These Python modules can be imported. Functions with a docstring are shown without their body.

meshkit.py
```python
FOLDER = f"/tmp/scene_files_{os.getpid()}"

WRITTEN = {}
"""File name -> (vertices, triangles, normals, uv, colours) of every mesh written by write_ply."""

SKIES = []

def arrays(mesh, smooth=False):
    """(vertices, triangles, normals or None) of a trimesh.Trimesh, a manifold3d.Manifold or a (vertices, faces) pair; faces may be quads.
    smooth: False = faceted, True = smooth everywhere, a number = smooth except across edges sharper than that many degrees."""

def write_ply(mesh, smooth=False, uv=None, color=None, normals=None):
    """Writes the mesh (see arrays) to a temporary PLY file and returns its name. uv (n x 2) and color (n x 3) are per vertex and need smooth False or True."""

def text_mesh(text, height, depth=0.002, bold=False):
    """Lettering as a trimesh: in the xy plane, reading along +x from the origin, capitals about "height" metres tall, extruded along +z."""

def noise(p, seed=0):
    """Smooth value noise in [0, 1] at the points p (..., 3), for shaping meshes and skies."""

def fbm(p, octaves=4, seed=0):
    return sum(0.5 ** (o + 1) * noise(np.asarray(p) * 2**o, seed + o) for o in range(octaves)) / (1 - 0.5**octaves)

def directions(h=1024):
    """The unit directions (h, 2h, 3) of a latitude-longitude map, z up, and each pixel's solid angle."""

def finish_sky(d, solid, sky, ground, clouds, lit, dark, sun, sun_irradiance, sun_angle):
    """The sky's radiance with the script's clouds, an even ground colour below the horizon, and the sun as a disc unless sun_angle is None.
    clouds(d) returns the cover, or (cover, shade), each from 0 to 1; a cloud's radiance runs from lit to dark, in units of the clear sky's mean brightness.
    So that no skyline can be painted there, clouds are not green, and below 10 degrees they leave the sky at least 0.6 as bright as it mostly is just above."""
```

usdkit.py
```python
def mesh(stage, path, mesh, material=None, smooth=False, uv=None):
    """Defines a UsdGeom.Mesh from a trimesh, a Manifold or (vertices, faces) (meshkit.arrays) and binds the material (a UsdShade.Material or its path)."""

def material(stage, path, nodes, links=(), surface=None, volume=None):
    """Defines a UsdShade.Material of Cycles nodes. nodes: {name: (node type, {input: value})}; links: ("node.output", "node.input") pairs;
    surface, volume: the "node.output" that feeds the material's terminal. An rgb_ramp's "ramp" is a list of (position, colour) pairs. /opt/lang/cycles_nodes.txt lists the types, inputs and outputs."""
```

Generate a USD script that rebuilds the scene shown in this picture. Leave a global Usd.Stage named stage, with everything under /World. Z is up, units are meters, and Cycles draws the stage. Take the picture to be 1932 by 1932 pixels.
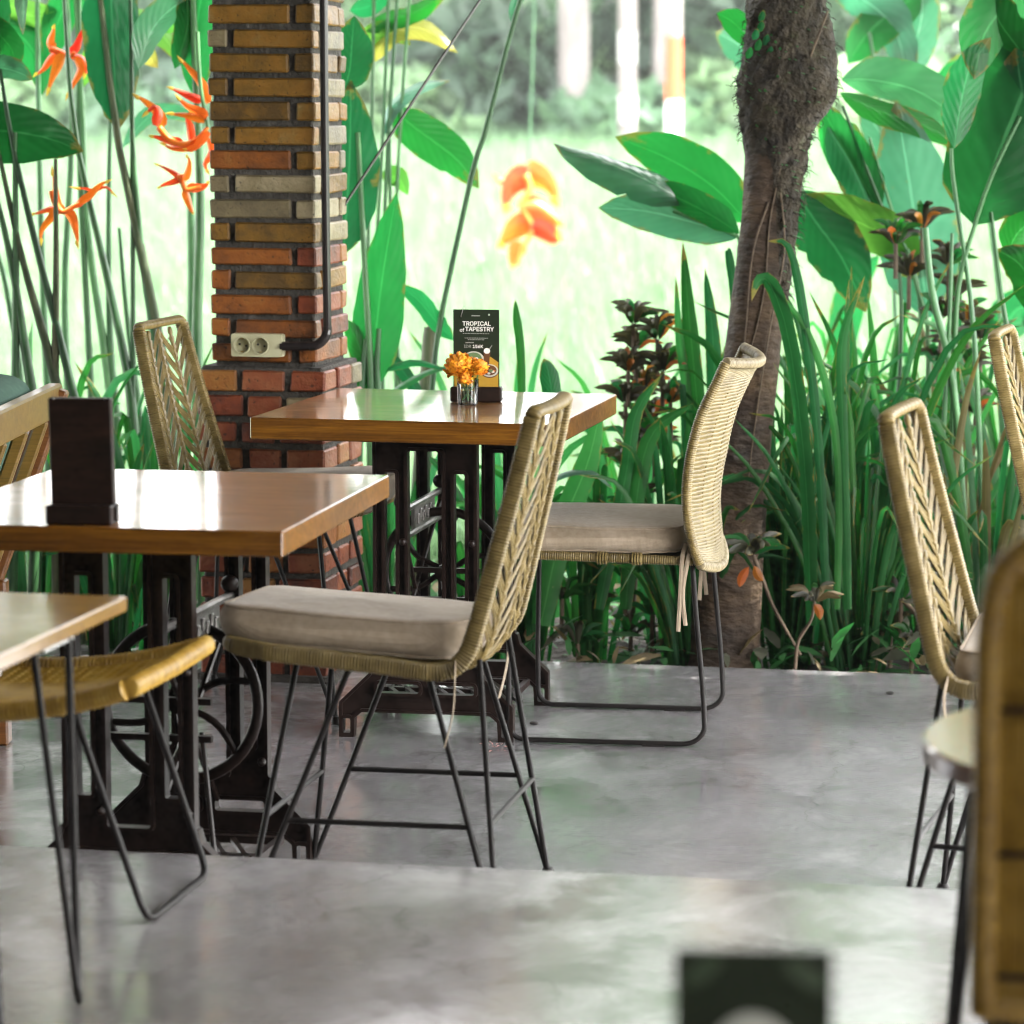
import math, random
import numpy as np, trimesh
import usdkit, meshkit
from shapely.geometry import Polygon, box as sbox, LineString, Point
from shapely.ops import unary_union
from pxr import Usd, UsdGeom, UsdLux, UsdShade, Gf, Sdf, Vt

stage = Usd.Stage.CreateInMemory()
UsdGeom.SetStageUpAxis(stage, 'Z'); UsdGeom.SetStageMetersPerUnit(stage, 1.0)
UsdGeom.Xform.Define(stage, '/World'); UsdGeom.Scope.Define(stage, '/World/Looks')
random.seed(7); rng = np.random.default_rng(7)

# ---------------------------------------------------------------- camera
F_, PX, PY, HOR, HC, ROLL = 5351.0, 1455.0, 745.0, 208.0, 1.451, math.radians(0.45)   # in units of a 1932-wide picture
_t = math.atan((PY - HOR) / F_)
_fw = np.array([0, math.cos(_t), -math.sin(_t)]); _up0 = np.array([0, math.sin(_t), math.cos(_t)]); _rt0 = np.array([1., 0, 0])
_R = _rt0 * math.cos(ROLL) + _up0 * math.sin(ROLL); _U = -_rt0 * math.sin(ROLL) + _up0 * math.cos(ROLL)
EYE = np.array([0, 0, HC])
cam = UsdGeom.Camera.Define(stage, '/World/camera')
m = np.eye(4); m[0, :3] = _R; m[1, :3] = _U; m[2, :3] = -_fw; m[3, :3] = EYE
cam.AddTransformOp().Set(Gf.Matrix4d(*m.ravel().tolist()))
AP = 24.0
cam.CreateHorizontalApertureAttr(AP); cam.CreateVerticalApertureAttr(AP)
cam.CreateFocalLengthAttr(AP / 1932 * F_)
cam.CreateHorizontalApertureOffsetAttr(-(PX - 966) / 1932 * AP)
cam.CreateVerticalApertureOffsetAttr(-(966 - PY) / 1932 * AP)
cam.CreateFStopAttr(2.8); cam.CreateFocusDistanceAttr(6.2)
cam.CreateClippingRangeAttr((0.1, 2000.0))
cam.CreateExposureAttr(3.5)

def P(u, v, Z):                      # the point at picture position u, v and distance Z
    return EYE + Z * ((u - PX) / F_ * _R - (v - PY) / F_ * _U + _fw)

# ---------------------------------------------------------------- sky and sun
SUN_EL, SUN_AZ = math.radians(64), math.radians(83)      # azimuth from +y towards +x
sky_m = usdkit.material(stage, '/World/Looks/sky', {
    's': ('sky_texture', {'sky_type': 'single_scattering', 'sun_disc': False, 'sun_elevation': SUN_EL, 'sun_rotation': SUN_AZ, 'aerosol_density': 3.0}),
    'bw': ('rgb_to_bw', {}), 'g': ('geometry', {}), 'tc': ('texture_coordinate', {}), 'n': ('noise_texture', {'scale': 2.2, 'detail': 6, 'roughness': .6, 'distortion': .4}), 'nr': ('rgb_ramp', {'ramp': [(.30, (.45, .45, .45)), (.55, (1, 1, 1))]}),
    'cl': ('mix_color', {'blend_type': 'multiply', 'fac': 1.0, 'use_clamp_result': False, 'b': (1.75, 1.70, 1.66), 'use_clamp': False}), 'mx': ('mix_color', {'blend_type': 'mix'}),
    'b': ('background_shader', {'strength': 0.15})},
    [('s.color', 'bw.color'), ('tc.generated', 'n.vector'), ('n.fac', 'nr.fac'), ('bw.val', 'cl.a'), ('nr.color', 'mx.fac'), ('s.color', 'mx.a'), ('cl.result', 'mx.b'), ('mx.result', 'b.color')], surface='b.background')
dome = UsdLux.DomeLight.Define(stage, '/World/sky')
UsdShade.MaterialBindingAPI.Apply(dome.GetPrim()).Bind(sky_m)
dome.GetPrim().SetCustomDataByKey('kind', 'structure')
sun = UsdLux.DistantLight.Define(stage, '/World/sun')
sun.CreateNormalizeAttr(True); sun.CreateIntensityAttr(0.9); sun.CreateAngleAttr(0.5); sun.CreateColorAttr(Gf.Vec3f(1, .95, .86))
_d = np.array([math.cos(SUN_EL) * math.sin(SUN_AZ), math.cos(SUN_EL) * math.cos(SUN_AZ), math.sin(SUN_EL)])
_x = np.cross([0, 0, 1.], _d); _x /= np.linalg.norm(_x); _y = np.cross(_d, _x)
m = np.eye(4); m[0, :3] = _x; m[1, :3] = _y; m[2, :3] = _d
sun.AddTransformOp().Set(Gf.Matrix4d(*m.ravel().tolist()))

# ---------------------------------------------------------------- materials
LK = '/World/Looks/'
def mat(name, nodes, links=(), surface='p.BSDF'):
    return usdkit.material(stage, LK + name, nodes, links, surface=surface)
def plain(name, col, rough=.5, **k):
    return mat(name, {'p': ('principled_bsdf', {'base_color': col, 'roughness': rough, **k})})
def noisy(name, stops, scale=8, rough=.5, stretch=(1, 1, 1), detail=5, bump=.0, bscale=60, bdist=.01, rvar=0, rand=0, space='object', distortion=0, nrough=.6, **k):
    """ramp over noise in object space, with fine relief and a gloss that varies"""
    n = {'t': ('texture_coordinate', {}), 'm': ('mapping', {'scale': stretch}),
         'n': ('noise_texture', {'scale': scale, 'detail': detail, 'roughness': nrough, 'distortion': distortion}), 'r': ('rgb_ramp', {'ramp': stops}),
         'p': ('principled_bsdf', {'roughness': rough, **k})}
    src = 't.object'
    if space == 'world':
        n['g'] = ('geometry', {}); src = 'g.position'
    l = [(src, 'm.vector'), ('m.vector', 'n.vector'), ('r.color', 'p.base_color')]
    if rand:
        n['o'] = ('object_info', {}); n['a'] = ('math', {'math_type': 'multiply_add', 'value2': rand, 'value3': -rand / 2}); n['s'] = ('math', {'math_type': 'add'})
        l += [('o.random', 'a.value1'), ('n.fac', 's.value1'), ('a.value', 's.value2'), ('s.value', 'r.fac')]
    else:
        l += [('n.fac', 'r.fac')]
    if bump:
        n['n2'] = ('noise_texture', {'scale': bscale, 'detail': 4}); n['b'] = ('bump', {'strength': bump, 'distance': bdist})
        l += [('m.vector', 'n2.vector'), ('n2.fac', 'b.height'), ('b.normal', 'p.normal')]
    if rvar:
        n['q'] = ('map_range', {'from_min': .3, 'from_max': .7, 'to_min': rough - rvar, 'to_max': rough + rvar})
        l += [('n.fac', 'q.value'), ('q.result', 'p.roughness')]
    return mat(name, n, l)

def lin(r, g, b):
    return tuple(((x / 255 + .055) / 1.055) ** 2.4 if x > 10 else x / 255 / 12.92 for x in (r, g, b))

def concrete(name, lo, mid, hi, rough):
    n = {'g': ('geometry', {}), 'n1': ('noise_texture', {'scale': 1.3, 'detail': 5, 'roughness': .5, 'distortion': .4}), 'n2': ('noise_texture', {'scale': 4.0, 'detail': 9, 'roughness': .6, 'distortion': .35}), 'mx': ('mix_float', {'fac': .30}),
         'r': ('rgb_ramp', {'ramp': [(.30, lo), (.5, mid), (.70, hi)]}),
         'ms': ('mapping', {'scale': (3.2, 26, 1), 'rotation': (0, 0, .35)}), 'n4': ('noise_texture', {'scale': 2.4, 'detail': 6, 'roughness': .7, 'distortion': 2.2}), 'sr': ('rgb_ramp', {'ramp': [(0, (.62, .60, .58)), (.315, (.62, .60, .58)), (.36, (1, 1, 1)), (1, (1, 1, 1))]}),
         'v': ('voronoi_texture', {'feature': 'distance_to_edge', 'scale': 1.05}), 'nd': ('noise_texture', {'scale': 2.2, 'detail': 6}), 'va': ('vector_math', {'math_type': 'add'}),
         'cr': ('rgb_ramp', {'ramp': [(0, (.35, .34, .33)), (.008, (1, 1, 1)), (1, (1, 1, 1))]}), 'cm': ('noise_texture', {'scale': 1.1}), 'cf': ('map_range', {'from_min': .40, 'from_max': .50, 'to_min': 0, 'to_max': 1.0, 'clamp': True}),
         'mm': ('mix_color', {'blend_type': 'multiply'}), 'm2': ('mix_color', {'blend_type': 'multiply', 'fac': .85}), 'k': ('noise_texture', {'scale': 60, 'detail': 2}), 'kr': ('rgb_ramp', {'ramp': [(0, (.3, .28, .26)), (.215, (.3, .28, .26)), (.235, (1, 1, 1)), (1, (1, 1, 1))]}), 'm3': ('mix_color', {'blend_type': 'multiply', 'fac': .7}),
         'q': ('map_range', {'from_min': .30, 'from_max': .70, 'to_min': rough - .11, 'to_max': rough + .13}), 'ad': ('math', {'math_type': 'multiply_add', 'value2': .35}), 'b': ('bump', {'strength': .09, 'distance': .012}),
         'p': ('principled_bsdf', {'specular_ior_level': .5, 'coat_weight': .9, 'coat_ior': 1.55})}
    l = [('q.result', 'p.coat_roughness'), ('g.position', 'n1.vector'), ('g.position', 'n2.vector'), ('n1.fac', 'mx.a'), ('n2.fac', 'mx.b'), ('mx.result', 'r.fac'), ('g.position', 'ms.vector'), ('ms.vector', 'n4.vector'), ('n4.fac', 'sr.fac'),
         ('g.position', 'nd.vector'), ('g.position', 'va.vector1'), ('nd.color', 'va.vector2'), ('va.vector', 'v.vector'), ('v.distance', 'cr.fac'), ('g.position', 'cm.vector'), ('cm.fac', 'cf.value'), ('cf.result', 'mm.fac'), ('r.color', 'mm.a'), ('cr.color', 'mm.b'),
         ('mm.result', 'm2.a'), ('sr.color', 'm2.b'), ('g.position', 'k.vector'), ('k.fac', 'kr.fac'), ('m2.result', 'm3.a'), ('kr.color', 'm3.b'), ('m3.result', 'p.base_color'), ('n2.fac', 'q.value'), ('q.result', 'p.roughness'), ('n2.fac', 'ad.value1'), ('n1.fac', 'ad.value3'), ('ad.value', 'b.height'), ('b.normal', 'p.normal')]
    return mat(name, n, l)

M = {}
M['floor'] = concrete('polished_concrete', (.055, .053, .053), (.112, .109, .113), (.175, .172, .182), .19)
M['platform'] = concrete('polished_concrete_step', (.032, .028, .022), (.125, .120, .116), (.265, .26, .27), .20)
def wood(name, a, b, c, rough=.22, stretch=(1.2, 14, 14), coat=1.0):
    n = {'t': ('texture_coordinate', {}), 'm': ('mapping', {'scale': stretch}), 'n': ('noise_texture', {'scale': 3.5, 'detail': 9, 'roughness': .72, 'distortion': .7}),
         'm2': ('mapping', {'scale': (.8, 60, 60)}), 'f': ('noise_texture', {'scale': 5, 'detail': 3}), 'mx': ('mix_float', {'fac': .35}), 'r': ('rgb_ramp', {'ramp': [(.30, a), (.5, b), (.70, c)]}),
         'sm': ('noise_texture', {'scale': 5, 'detail': 5}), 'q': ('map_range', {'from_min': .35, 'from_max': .65, 'to_min': .04, 'to_max': .13}), 'b': ('bump', {'strength': .10, 'distance': .004}), 'b2': ('bump', {'strength': .035, 'distance': .004}), 'p': ('principled_bsdf', {'roughness': rough + .15, 'specular_ior_level': .3, 'coat_weight': coat, 'coat_ior': 1.5})}
    return mat(name, n, [('t.object', 'm.vector'), ('t.object', 'm2.vector'), ('t.object', 'sm.vector'), ('m.vector', 'n.vector'), ('m2.vector', 'f.vector'), ('n.fac', 'mx.a'), ('f.fac', 'mx.b'), ('mx.result', 'r.fac'), ('r.color', 'p.base_color'), ('sm.fac', 'q.value'), ('q.result', 'p.coat_roughness'),
                         ('n.fac', 'b.height'), ('b.normal', 'p.normal'), ('n.fac', 'b2.height'), ('b2.normal', 'p.coat_normal')])
M['table_wood'] = wood('varnished_teak', (.026, .0085, .001), (.108, .040, .003), (.22, .094, .008))
M['table_wood_dark'] = wood('varnished_teak_dark', (.05, .016, .004), (.09, .032, .007), (.14, .055, .012))
M['low_table_wood'] = wood('varnished_light_wood', (.08, .040, .004), (.135, .070, .007), (.19, .105, .014))
M['chair_wood'] = wood('oiled_wood', (.06, .036, .005), (.11, .064, .009), (.16, .095, .016), rough=.38, coat=.2)
M['red_wood'] = wood('red_wood', (.05, .018, .005), (.09, .034, .008), (.14, .055, .013), rough=.35, coat=.3)
M['dark_wood'] = noisy('dark_stained_wood', [(.3, (.005, .003, .002)), (.5, (.012, .006, .004)), (.75, (.024, .011, .007))], scale=4, rough=.5, stretch=(2, 2, 14), detail=8, specular_ior_level=.2)
M['iron'] = noisy('cast_iron', [(.3, (.0045, .0026, .002)), (.6, (.010, .0052, .004)), (.8, (.030, .013, .007))], scale=14, rough=.38, bump=.25, bscale=90, bdist=.003, rvar=.1, specular_ior_level=.3)
M['iron_worn'] = noisy('worn_iron', [(.3, (.10, .09, .085)), (.6, (.24, .23, .22)), (.8, (.32, .31, .30))], scale=20, rough=.34, bump=.3, bscale=80, bdist=.003, metallic=.7)
M['black_metal'] = noisy('black_steel', [(.3, (.006, .0055, .0055)), (.7, (.014, .012, .0115))], scale=30, rough=.42, bump=.06, bscale=120, bdist=.002, specular_ior_level=.18)
M['pipe'] = plain('black_pipe', (.012, .010, .010), .22)
def rattan(name, a, b, c):
    return noisy(name, [(.3, a), (.5, b), (.75, c)], scale=26, rough=.42, bump=.15, bscale=160, bdist=.002, rvar=.06, rand=.08)
M['rattan'] = rattan('synthetic_rattan', (.095, .068, .020), (.155, .113, .036), (.23, .172, .066))
M['rattan_yellow'] = rattan('cane_yellow', (.16, .088, .010), (.235, .14, .020), (.31, .20, .045))
M['cane_gold'] = rattan('cane_gold', (.22, .125, .016), (.33, .20, .03), (.44, .30, .07))
M['rope'] = rattan('pale_rope', (.13, .10, .052), (.19, .155, .086), (.25, .212, .13))
def linen(name, a, b, sheen=.3):
    n = {'t': ('texture_coordinate', {}), 'w1': ('wave_texture', {'scale': 180, 'bands_direction': 'x', 'distortion': .6, 'detail': 2}), 'w2': ('wave_texture', {'scale': 180, 'bands_direction': 'y', 'distortion': .6, 'detail': 2}),
         'a': ('math', {'math_type': 'add'}), 'n': ('noise_texture', {'scale': 70, 'detail': 4}), 'n5': ('noise_texture', {'scale': 9, 'detail': 3}), 'mx': ('mix_float', {'fac': .5}), 'r': ('rgb_ramp', {'ramp': [(.3, a), (.7, b)]}),
         'b': ('bump', {'strength': .25, 'distance': .002}), 'b2': ('bump', {'strength': .35, 'distance': .02}), 'p': ('principled_bsdf', {'roughness': .9, 'sheen_weight': sheen, 'specular_ior_level': .15})}
    return mat(name, n, [('t.object', 'w1.vector'), ('t.object', 'w2.vector'), ('t.object', 'n.vector'), ('t.object', 'n5.vector'), ('w1.fac', 'a.value1'), ('w2.fac', 'a.value2'), ('n.fac', 'mx.a'), ('n5.fac', 'mx.b'), ('mx.result', 'r.fac'),
                         ('a.value', 'b.height'), ('n5.fac', 'b2.height'), ('b2.normal', 'b.normal'), ('b.normal', 'p.normal'), ('r.color', 'p.base_color')])
M['linen'] = linen('taupe_linen', (.23, .178, .118), (.36, .295, .22))
M['green_cloth'] = linen('green_cloth', (.035, .072, .055), (.06, .11, .085), 0.)
def brick(name, stops, spots=(.05, .04, .03)):
    n = {'t': ('texture_coordinate', {}), 'o': ('object_info', {}), 'w': ('white_noise_texture', {'dimensions': '1D'}), 'n': ('noise_texture', {'scale': 16, 'detail': 6, 'roughness': .65}),
         'a': ('math', {'math_type': 'multiply_add', 'value2': .42, 'value3': -.21}), 's': ('math', {'math_type': 'add'}), 'r': ('rgb_ramp', {'ramp': stops}),
         'k': ('noise_texture', {'scale': 95, 'detail': 3}), 'kr': ('rgb_ramp', {'ramp': [(0, spots), (.30, spots), (.36, (1, 1, 1)), (1, (1, 1, 1))]}), 'mm': ('mix_color', {'blend_type': 'multiply', 'fac': .75}),
         'ad': ('math', {'math_type': 'multiply_add', 'value2': 1.0, 'value3': 0}), 'b': ('bump', {'strength': .5, 'distance': .006}), 'p': ('principled_bsdf', {'roughness': .55, 'specular_ior_level': .45})}
    return mat(name, n, [('t.object', 'n.vector'), ('t.object', 'k.vector'), ('o.random', 'w.w'), ('w.value', 'a.value1'), ('n.fac', 's.value1'), ('a.value', 's.value2'), ('s.value', 'r.fac'), ('k.fac', 'kr.fac'), ('r.color', 'mm.a'), ('kr.color', 'mm.b'),
                         ('mm.result', 'p.base_color'), ('k.fac', 'ad.value1'), ('n.fac', 'ad.value3'), ('ad.value', 'b.height'), ('b.normal', 'p.normal')])
M['brick_ochre'] = brick('ochre_brick', [(.25, (.065, .034, .005)), (.45, (.135, .068, .006)), (.6, (.185, .085, .007)), (.78, (.17, .11, .030))])
M['brick_grey'] = brick('weathered_brick', [(.25, (.09, .072, .04)), (.5, (.17, .135, .07)), (.78, (.26, .22, .135))])
M['brick_orange'] = brick('orange_brick', [(.25, (.085, .026, .004)), (.5, (.20, .060, .006)), (.78, (.22, .10, .020))])
M['brick_red'] = brick('red_brick', [(.25, (.055, .012, .005)), (.5, (.15, .029, .007)), (.78, (.20, .070, .026))])
M['mortar'] = noisy('mortar', [(.3, (.016, .014, .011)), (.6, (.045, .040, .033)), (.8, (.11, .10, .09))], scale=22, rough=.9, bump=.9, bscale=70, bdist=.012)
M['white_plastic'] = noisy('ivory_plastic', [(.3, (.36, .35, .22)), (.7, (.46, .45, .30))], scale=12, rough=.32)
M['dark_plastic'] = plain('dark_hole', (.015, .013, .01), .6)
M['brass'] = plain('brass', (.45, .33, .12), .4, metallic=.8)
M['steel'] = plain('steel_clip', (.5, .5, .5), .3, metallic=.9)
def paper(name, col, rough=.35):
    return noisy(name, [(.3, tuple(c * .9 for c in col)), (.7, col)], scale=20, rough=rough, coat_weight=.3, coat_roughness=.15)
M['card_dark'] = noisy('dark_green_card', [(.3, (.010, .016, .008)), (.7, (.014, .022, .011))], scale=20, rough=.5, specular_ior_level=.25)
M['card_leaf'] = paper('faint_green_ink', (.022, .045, .018))
M['ink_white'] = paper('white_ink', (.78, .78, .74))
M['ink_grey'] = paper('grey_ink', (.30, .31, .28))
M['ink_ochre'] = paper('ochre_ink', (.42, .25, .03))
M['ink_orange'] = paper('orange_ink', (.55, .20, .05))
M['ink_green'] = paper('green_ink', (.10, .18, .08))
M['ink_brown'] = paper('brown_ink', (.10, .045, .02))
M['ink_pale'] = paper('pale_ink', (.50, .52, .46))
M['marigold'] = noisy('marigold_petal', [(.3, (.60, .17, .005)), (.55, (.80, .33, .01)), (.8, (.85, .48, .02))], scale=40, rough=.6, subsurface_weight=.1, subsurface_scale=.005)
M['soil'] = noisy('garden_soil', [(.3, (.012, .009, .007)), (.6, (.035, .026, .02)), (.8, (.075, .06, .05))], scale=9, rough=.95, bump=1, bscale=30, bdist=.03, space='world')
M['field_mud'] = noisy('rice_ground', [(.3, (.066, .118, .060)), (.7, (.13, .19, .105))], scale=2, rough=.9, space='world')
M['plaster'] = noisy('dark_plaster', [(.3, (.045, .038, .032)), (.7, (.075, .065, .055))], scale=2, rough=.85, space='world')
M['ceiling'] = noisy('ceiling_board', [(.3, (.045, .030, .018)), (.7, (.09, .06, .038))], scale=3, rough=.7, stretch=(12, 1, 1), space='world')
M['dry_petal'] = plain('dry_petal', (.35, .17, .15), .8)
M['glass'] = mat('clear_glass', {'g': ('glossy_bsdf', {'roughness': .03, 'color': (.95, .97, .96)}), 't': ('transparent_bsdf', {'color': (.90, .93, .91)}), 'f': ('fresnel', {'IOR': 1.5}), 'x': ('mix_closure', {})},
                 [('f.fac', 'x.fac'), ('t.BSDF', 'x.closure1'), ('g.BSDF', 'x.closure2')] , surface='x.closure')

def leafmat(name, dark, light, trans, tfac=.35, rough=.34, vein=70, spec=.5, rand=.25, wear=.6):
    n = {'u': ('attribute', {'attribute': 'st'}), 'sx': ('separate_xyz', {}), 'o': ('object_info', {}), 'ab': ('math', {'math_type': 'absolute'}),
         'c': ('math', {'math_type': 'multiply_add', 'value2': -.25}), 'cm': ('math', {'math_type': 'multiply', 'value2': float(vein)}), 'si': ('math', {'math_type': 'sine'}),
         't': ('texture_coordinate', {}), 'n': ('noise_texture', {'scale': 9, 'detail': 4}), 'ra': ('math', {'math_type': 'multiply_add', 'value2': rand, 'value3': -rand / 2}), 's1': ('math', {'math_type': 'add'}),
         'vs': ('math', {'math_type': 'multiply_add', 'value2': .03}),
         'r': ('rgb_ramp', {'ramp': [(.25, dark), (.72, light)]}), 'rib': ('rgb_ramp', {'ramp': [(0, (1, 1, 1)), (.025, (1, 1, 1)), (.05, (0, 0, 0)), (1, (0, 0, 0))]}),
         'rm': ('mix_color', {'blend_type': 'mix', 'b': tuple(min(1, x * 1.9 + .02) for x in light)}),
         'w': ('white_noise_texture', {'dimensions': '1D'}), 'hu': ('map_range', {'to_min': .48, 'to_max': .516}), 'h1': ('hsv', {'saturation': 1.0}), 'h2': ('hsv', {'color': trans}),
         'ed': ('map_range', {'from_min': .70, 'from_max': 1.0, 'to_min': 0, 'to_max': .22, 'clamp': True}), 'ti': ('map_range', {'from_min': .70, 'from_max': .90, 'to_min': 0, 'to_max': .30, 'clamp': True}), 'n3': ('noise_texture', {'scale': 14, 'detail': 5, 'roughness': .65}),
         'a1': ('math', {'math_type': 'add'}), 'a2': ('math', {'math_type': 'add'}), 'wr': ('map_range', {'from_min': .70, 'from_max': .80, 'to_min': 0, 'to_max': wear, 'clamp': True}), 'wm': ('mix_color', {'blend_type': 'mix', 'b': (.17, .125, .022)}), 'wt': ('mix_color', {'blend_type': 'mix', 'b': (.16, .11, .02)}),
         'b': ('bump', {'strength': .15, 'distance': .003}),
         'p': ('principled_bsdf', {'roughness': rough, 'specular_ior_level': spec}), 'tr': ('translucent_bsdf', {}), 'x': ('mix_closure', {'fac': tfac})}
    l = [('u.vector', 'sx.vector'), ('sx.y', 'ab.value1'), ('ab.value', 'c.value1'), ('sx.x', 'c.value3'), ('c.value', 'cm.value1'), ('cm.value', 'si.value1'), ('t.object', 'n.vector'), ('t.object', 'n3.vector'), ('o.random', 'ra.value1'),
         ('n.fac', 's1.value1'), ('ra.value', 's1.value2'), ('si.value', 'vs.value1'), ('s1.value', 'vs.value3'), ('vs.value', 'r.fac'), ('ab.value', 'rib.fac'), ('rib.color', 'rm.fac'), ('r.color', 'rm.a'),
         ('o.random', 'w.w'), ('w.value', 'hu.value'), ('hu.result', 'h1.hue'), ('hu.result', 'h2.hue'), ('rm.result', 'h1.color'),
         ('ab.value', 'ed.value'), ('sx.x', 'ti.value'), ('n3.fac', 'a1.value1'), ('ed.result', 'a1.value2'), ('a1.value', 'a2.value1'), ('ti.result', 'a2.value2'), ('a2.value', 'wr.value'), ('wr.result', 'wm.fac'), ('wr.result', 'wt.fac'), ('h1.color', 'wm.a'), ('h2.color', 'wt.a'),
         ('wm.result', 'p.base_color'), ('wt.result', 'tr.color'), ('si.value', 'b.height'), ('b.normal', 'p.normal'), ('p.BSDF', 'x.closure1'), ('tr.BSDF', 'x.closure2')]
    return mat(name, n, l, surface='x.closure')
M['leaf'] = leafmat('emerald_leaf', (.005, .048, .014), (.014, .100, .028), (.012, .20, .038), tfac=.45, spec=.34)
M['leaf_dark'] = leafmat('deep_green_leaf', (.004, .032, .011), (.008, .062, .020), (.007, .11, .022), tfac=.32, spec=.28)
M['leaf_pale'] = leafmat('grey_green_leaf', (.030, .085, .055), (.075, .15, .10), (.035, .18, .075), rough=.24, spec=.9)
M['leaf_lime'] = leafmat('lime_leaf', (.035, .13, .016), (.085, .21, .03), (.10, .30, .035), tfac=.45)
M['leaf_yellow'] = leafmat('yellowing_leaf', (.15, .19, .025), (.26, .28, .05), (.34, .36, .06), tfac=.45)
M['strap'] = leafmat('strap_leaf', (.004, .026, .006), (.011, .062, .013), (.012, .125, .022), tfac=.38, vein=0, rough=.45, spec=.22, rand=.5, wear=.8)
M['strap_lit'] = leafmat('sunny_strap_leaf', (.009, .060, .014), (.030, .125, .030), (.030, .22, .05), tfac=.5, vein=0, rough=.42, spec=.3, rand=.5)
M['strap_brown'] = leafmat('dry_strap_leaf', (.035, .030, .010), (.085, .066, .025), (.08, .07, .02), tfac=.25, vein=0, rough=.6)
M['purple_leaf'] = leafmat('bronze_leaf', (.012, .009, .008), (.028, .030, .018), (.04, .04, .015), tfac=.22, vein=0, rough=.42, spec=.25)
M['orange_leaf'] = leafmat('orange_leaf', (.17, .046, .006), (.28, .095, .010), (.28, .10, .015), tfac=.4, vein=0)
M['bract'] = leafmat('heliconia_bract', (.36, .034, .004), (.55, .10, .010), (.55, .09, .010), tfac=.3, vein=0, rough=.35, wear=.25)
M['bract_tip'] = leafmat('bract_tip', (.40, .25, .02), (.55, .42, .05), (.6, .4, .05), tfac=.3, vein=0, rough=.4)
M['stem'] = noisy('green_stem', [(.3, (.02, .08, .03)), (.7, (.06, .17, .06))], scale=10, rough=.45, stretch=(4, 4, .6), rand=.3)
M['stem_dark'] = noisy('dark_stem', [(.3, (.012, .055, .018)), (.7, (.035, .115, .036))], scale=10, rough=.45, stretch=(4, 4, .6), rand=.3)
M['sheath'] = noisy('dry_sheath', [(.3, (.025, .05, .018)), (.5, (.06, .085, .036)), (.75, (.12, .11, .065))], scale=9, rough=.65, stretch=(6, 6, .5), rand=.3)
M['twig'] = noisy('dry_twig', [(.3, (.035, .024, .014)), (.7, (.10, .068, .040))], scale=20, rough=.8)
M['bark'] = noisy('tree_bark', [(.28, (.008, .004, .0013)), (.5, (.028, .0145, .005)), (.72, (.068, .040, .016))], scale=5, rough=.85, stretch=(1, 1, 2.2), detail=8, bump=.9, bscale=22, bdist=.02)
M['moss'] = noisy('mossy_fibre', [(.3, (.008, .006, .004)), (.6, (.028, .021, .011)), (.8, (.035, .045, .014))], scale=22, rough=.95, bump=1, bscale=70, bdist=.02)
M['palm_bark'] = noisy('pale_palm_bark', [(.3, (.12, .108, .104)), (.7, (.24, .215, .205))], scale=2.5, rough=.9, stretch=(1, 1, .5))
M['paint_white'] = plain('white_paint', (.78, .78, .76), .6)
M['paint_grey'] = plain('old_white_paint', (.42, .41, .40), .7)
M['paint_red'] = plain('red_paint', (.62, .08, .02), .6)
def farleaf(name, a, b, t, tf=.35):
    return mat(name, {'o': ('geometry', {}), 'r': ('rgb_ramp', {'ramp': [(0, a), (1, b)]}), 'p': ('principled_bsdf', {'roughness': .5}), 'tr': ('translucent_bsdf', {'color': t}), 'x': ('mix_closure', {'fac': tf})},
               [('o.random_per_island', 'r.fac'), ('r.color', 'p.base_color'), ('p.BSDF', 'x.closure1'), ('tr.BSDF', 'x.closure2')], surface='x.closure')
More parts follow.
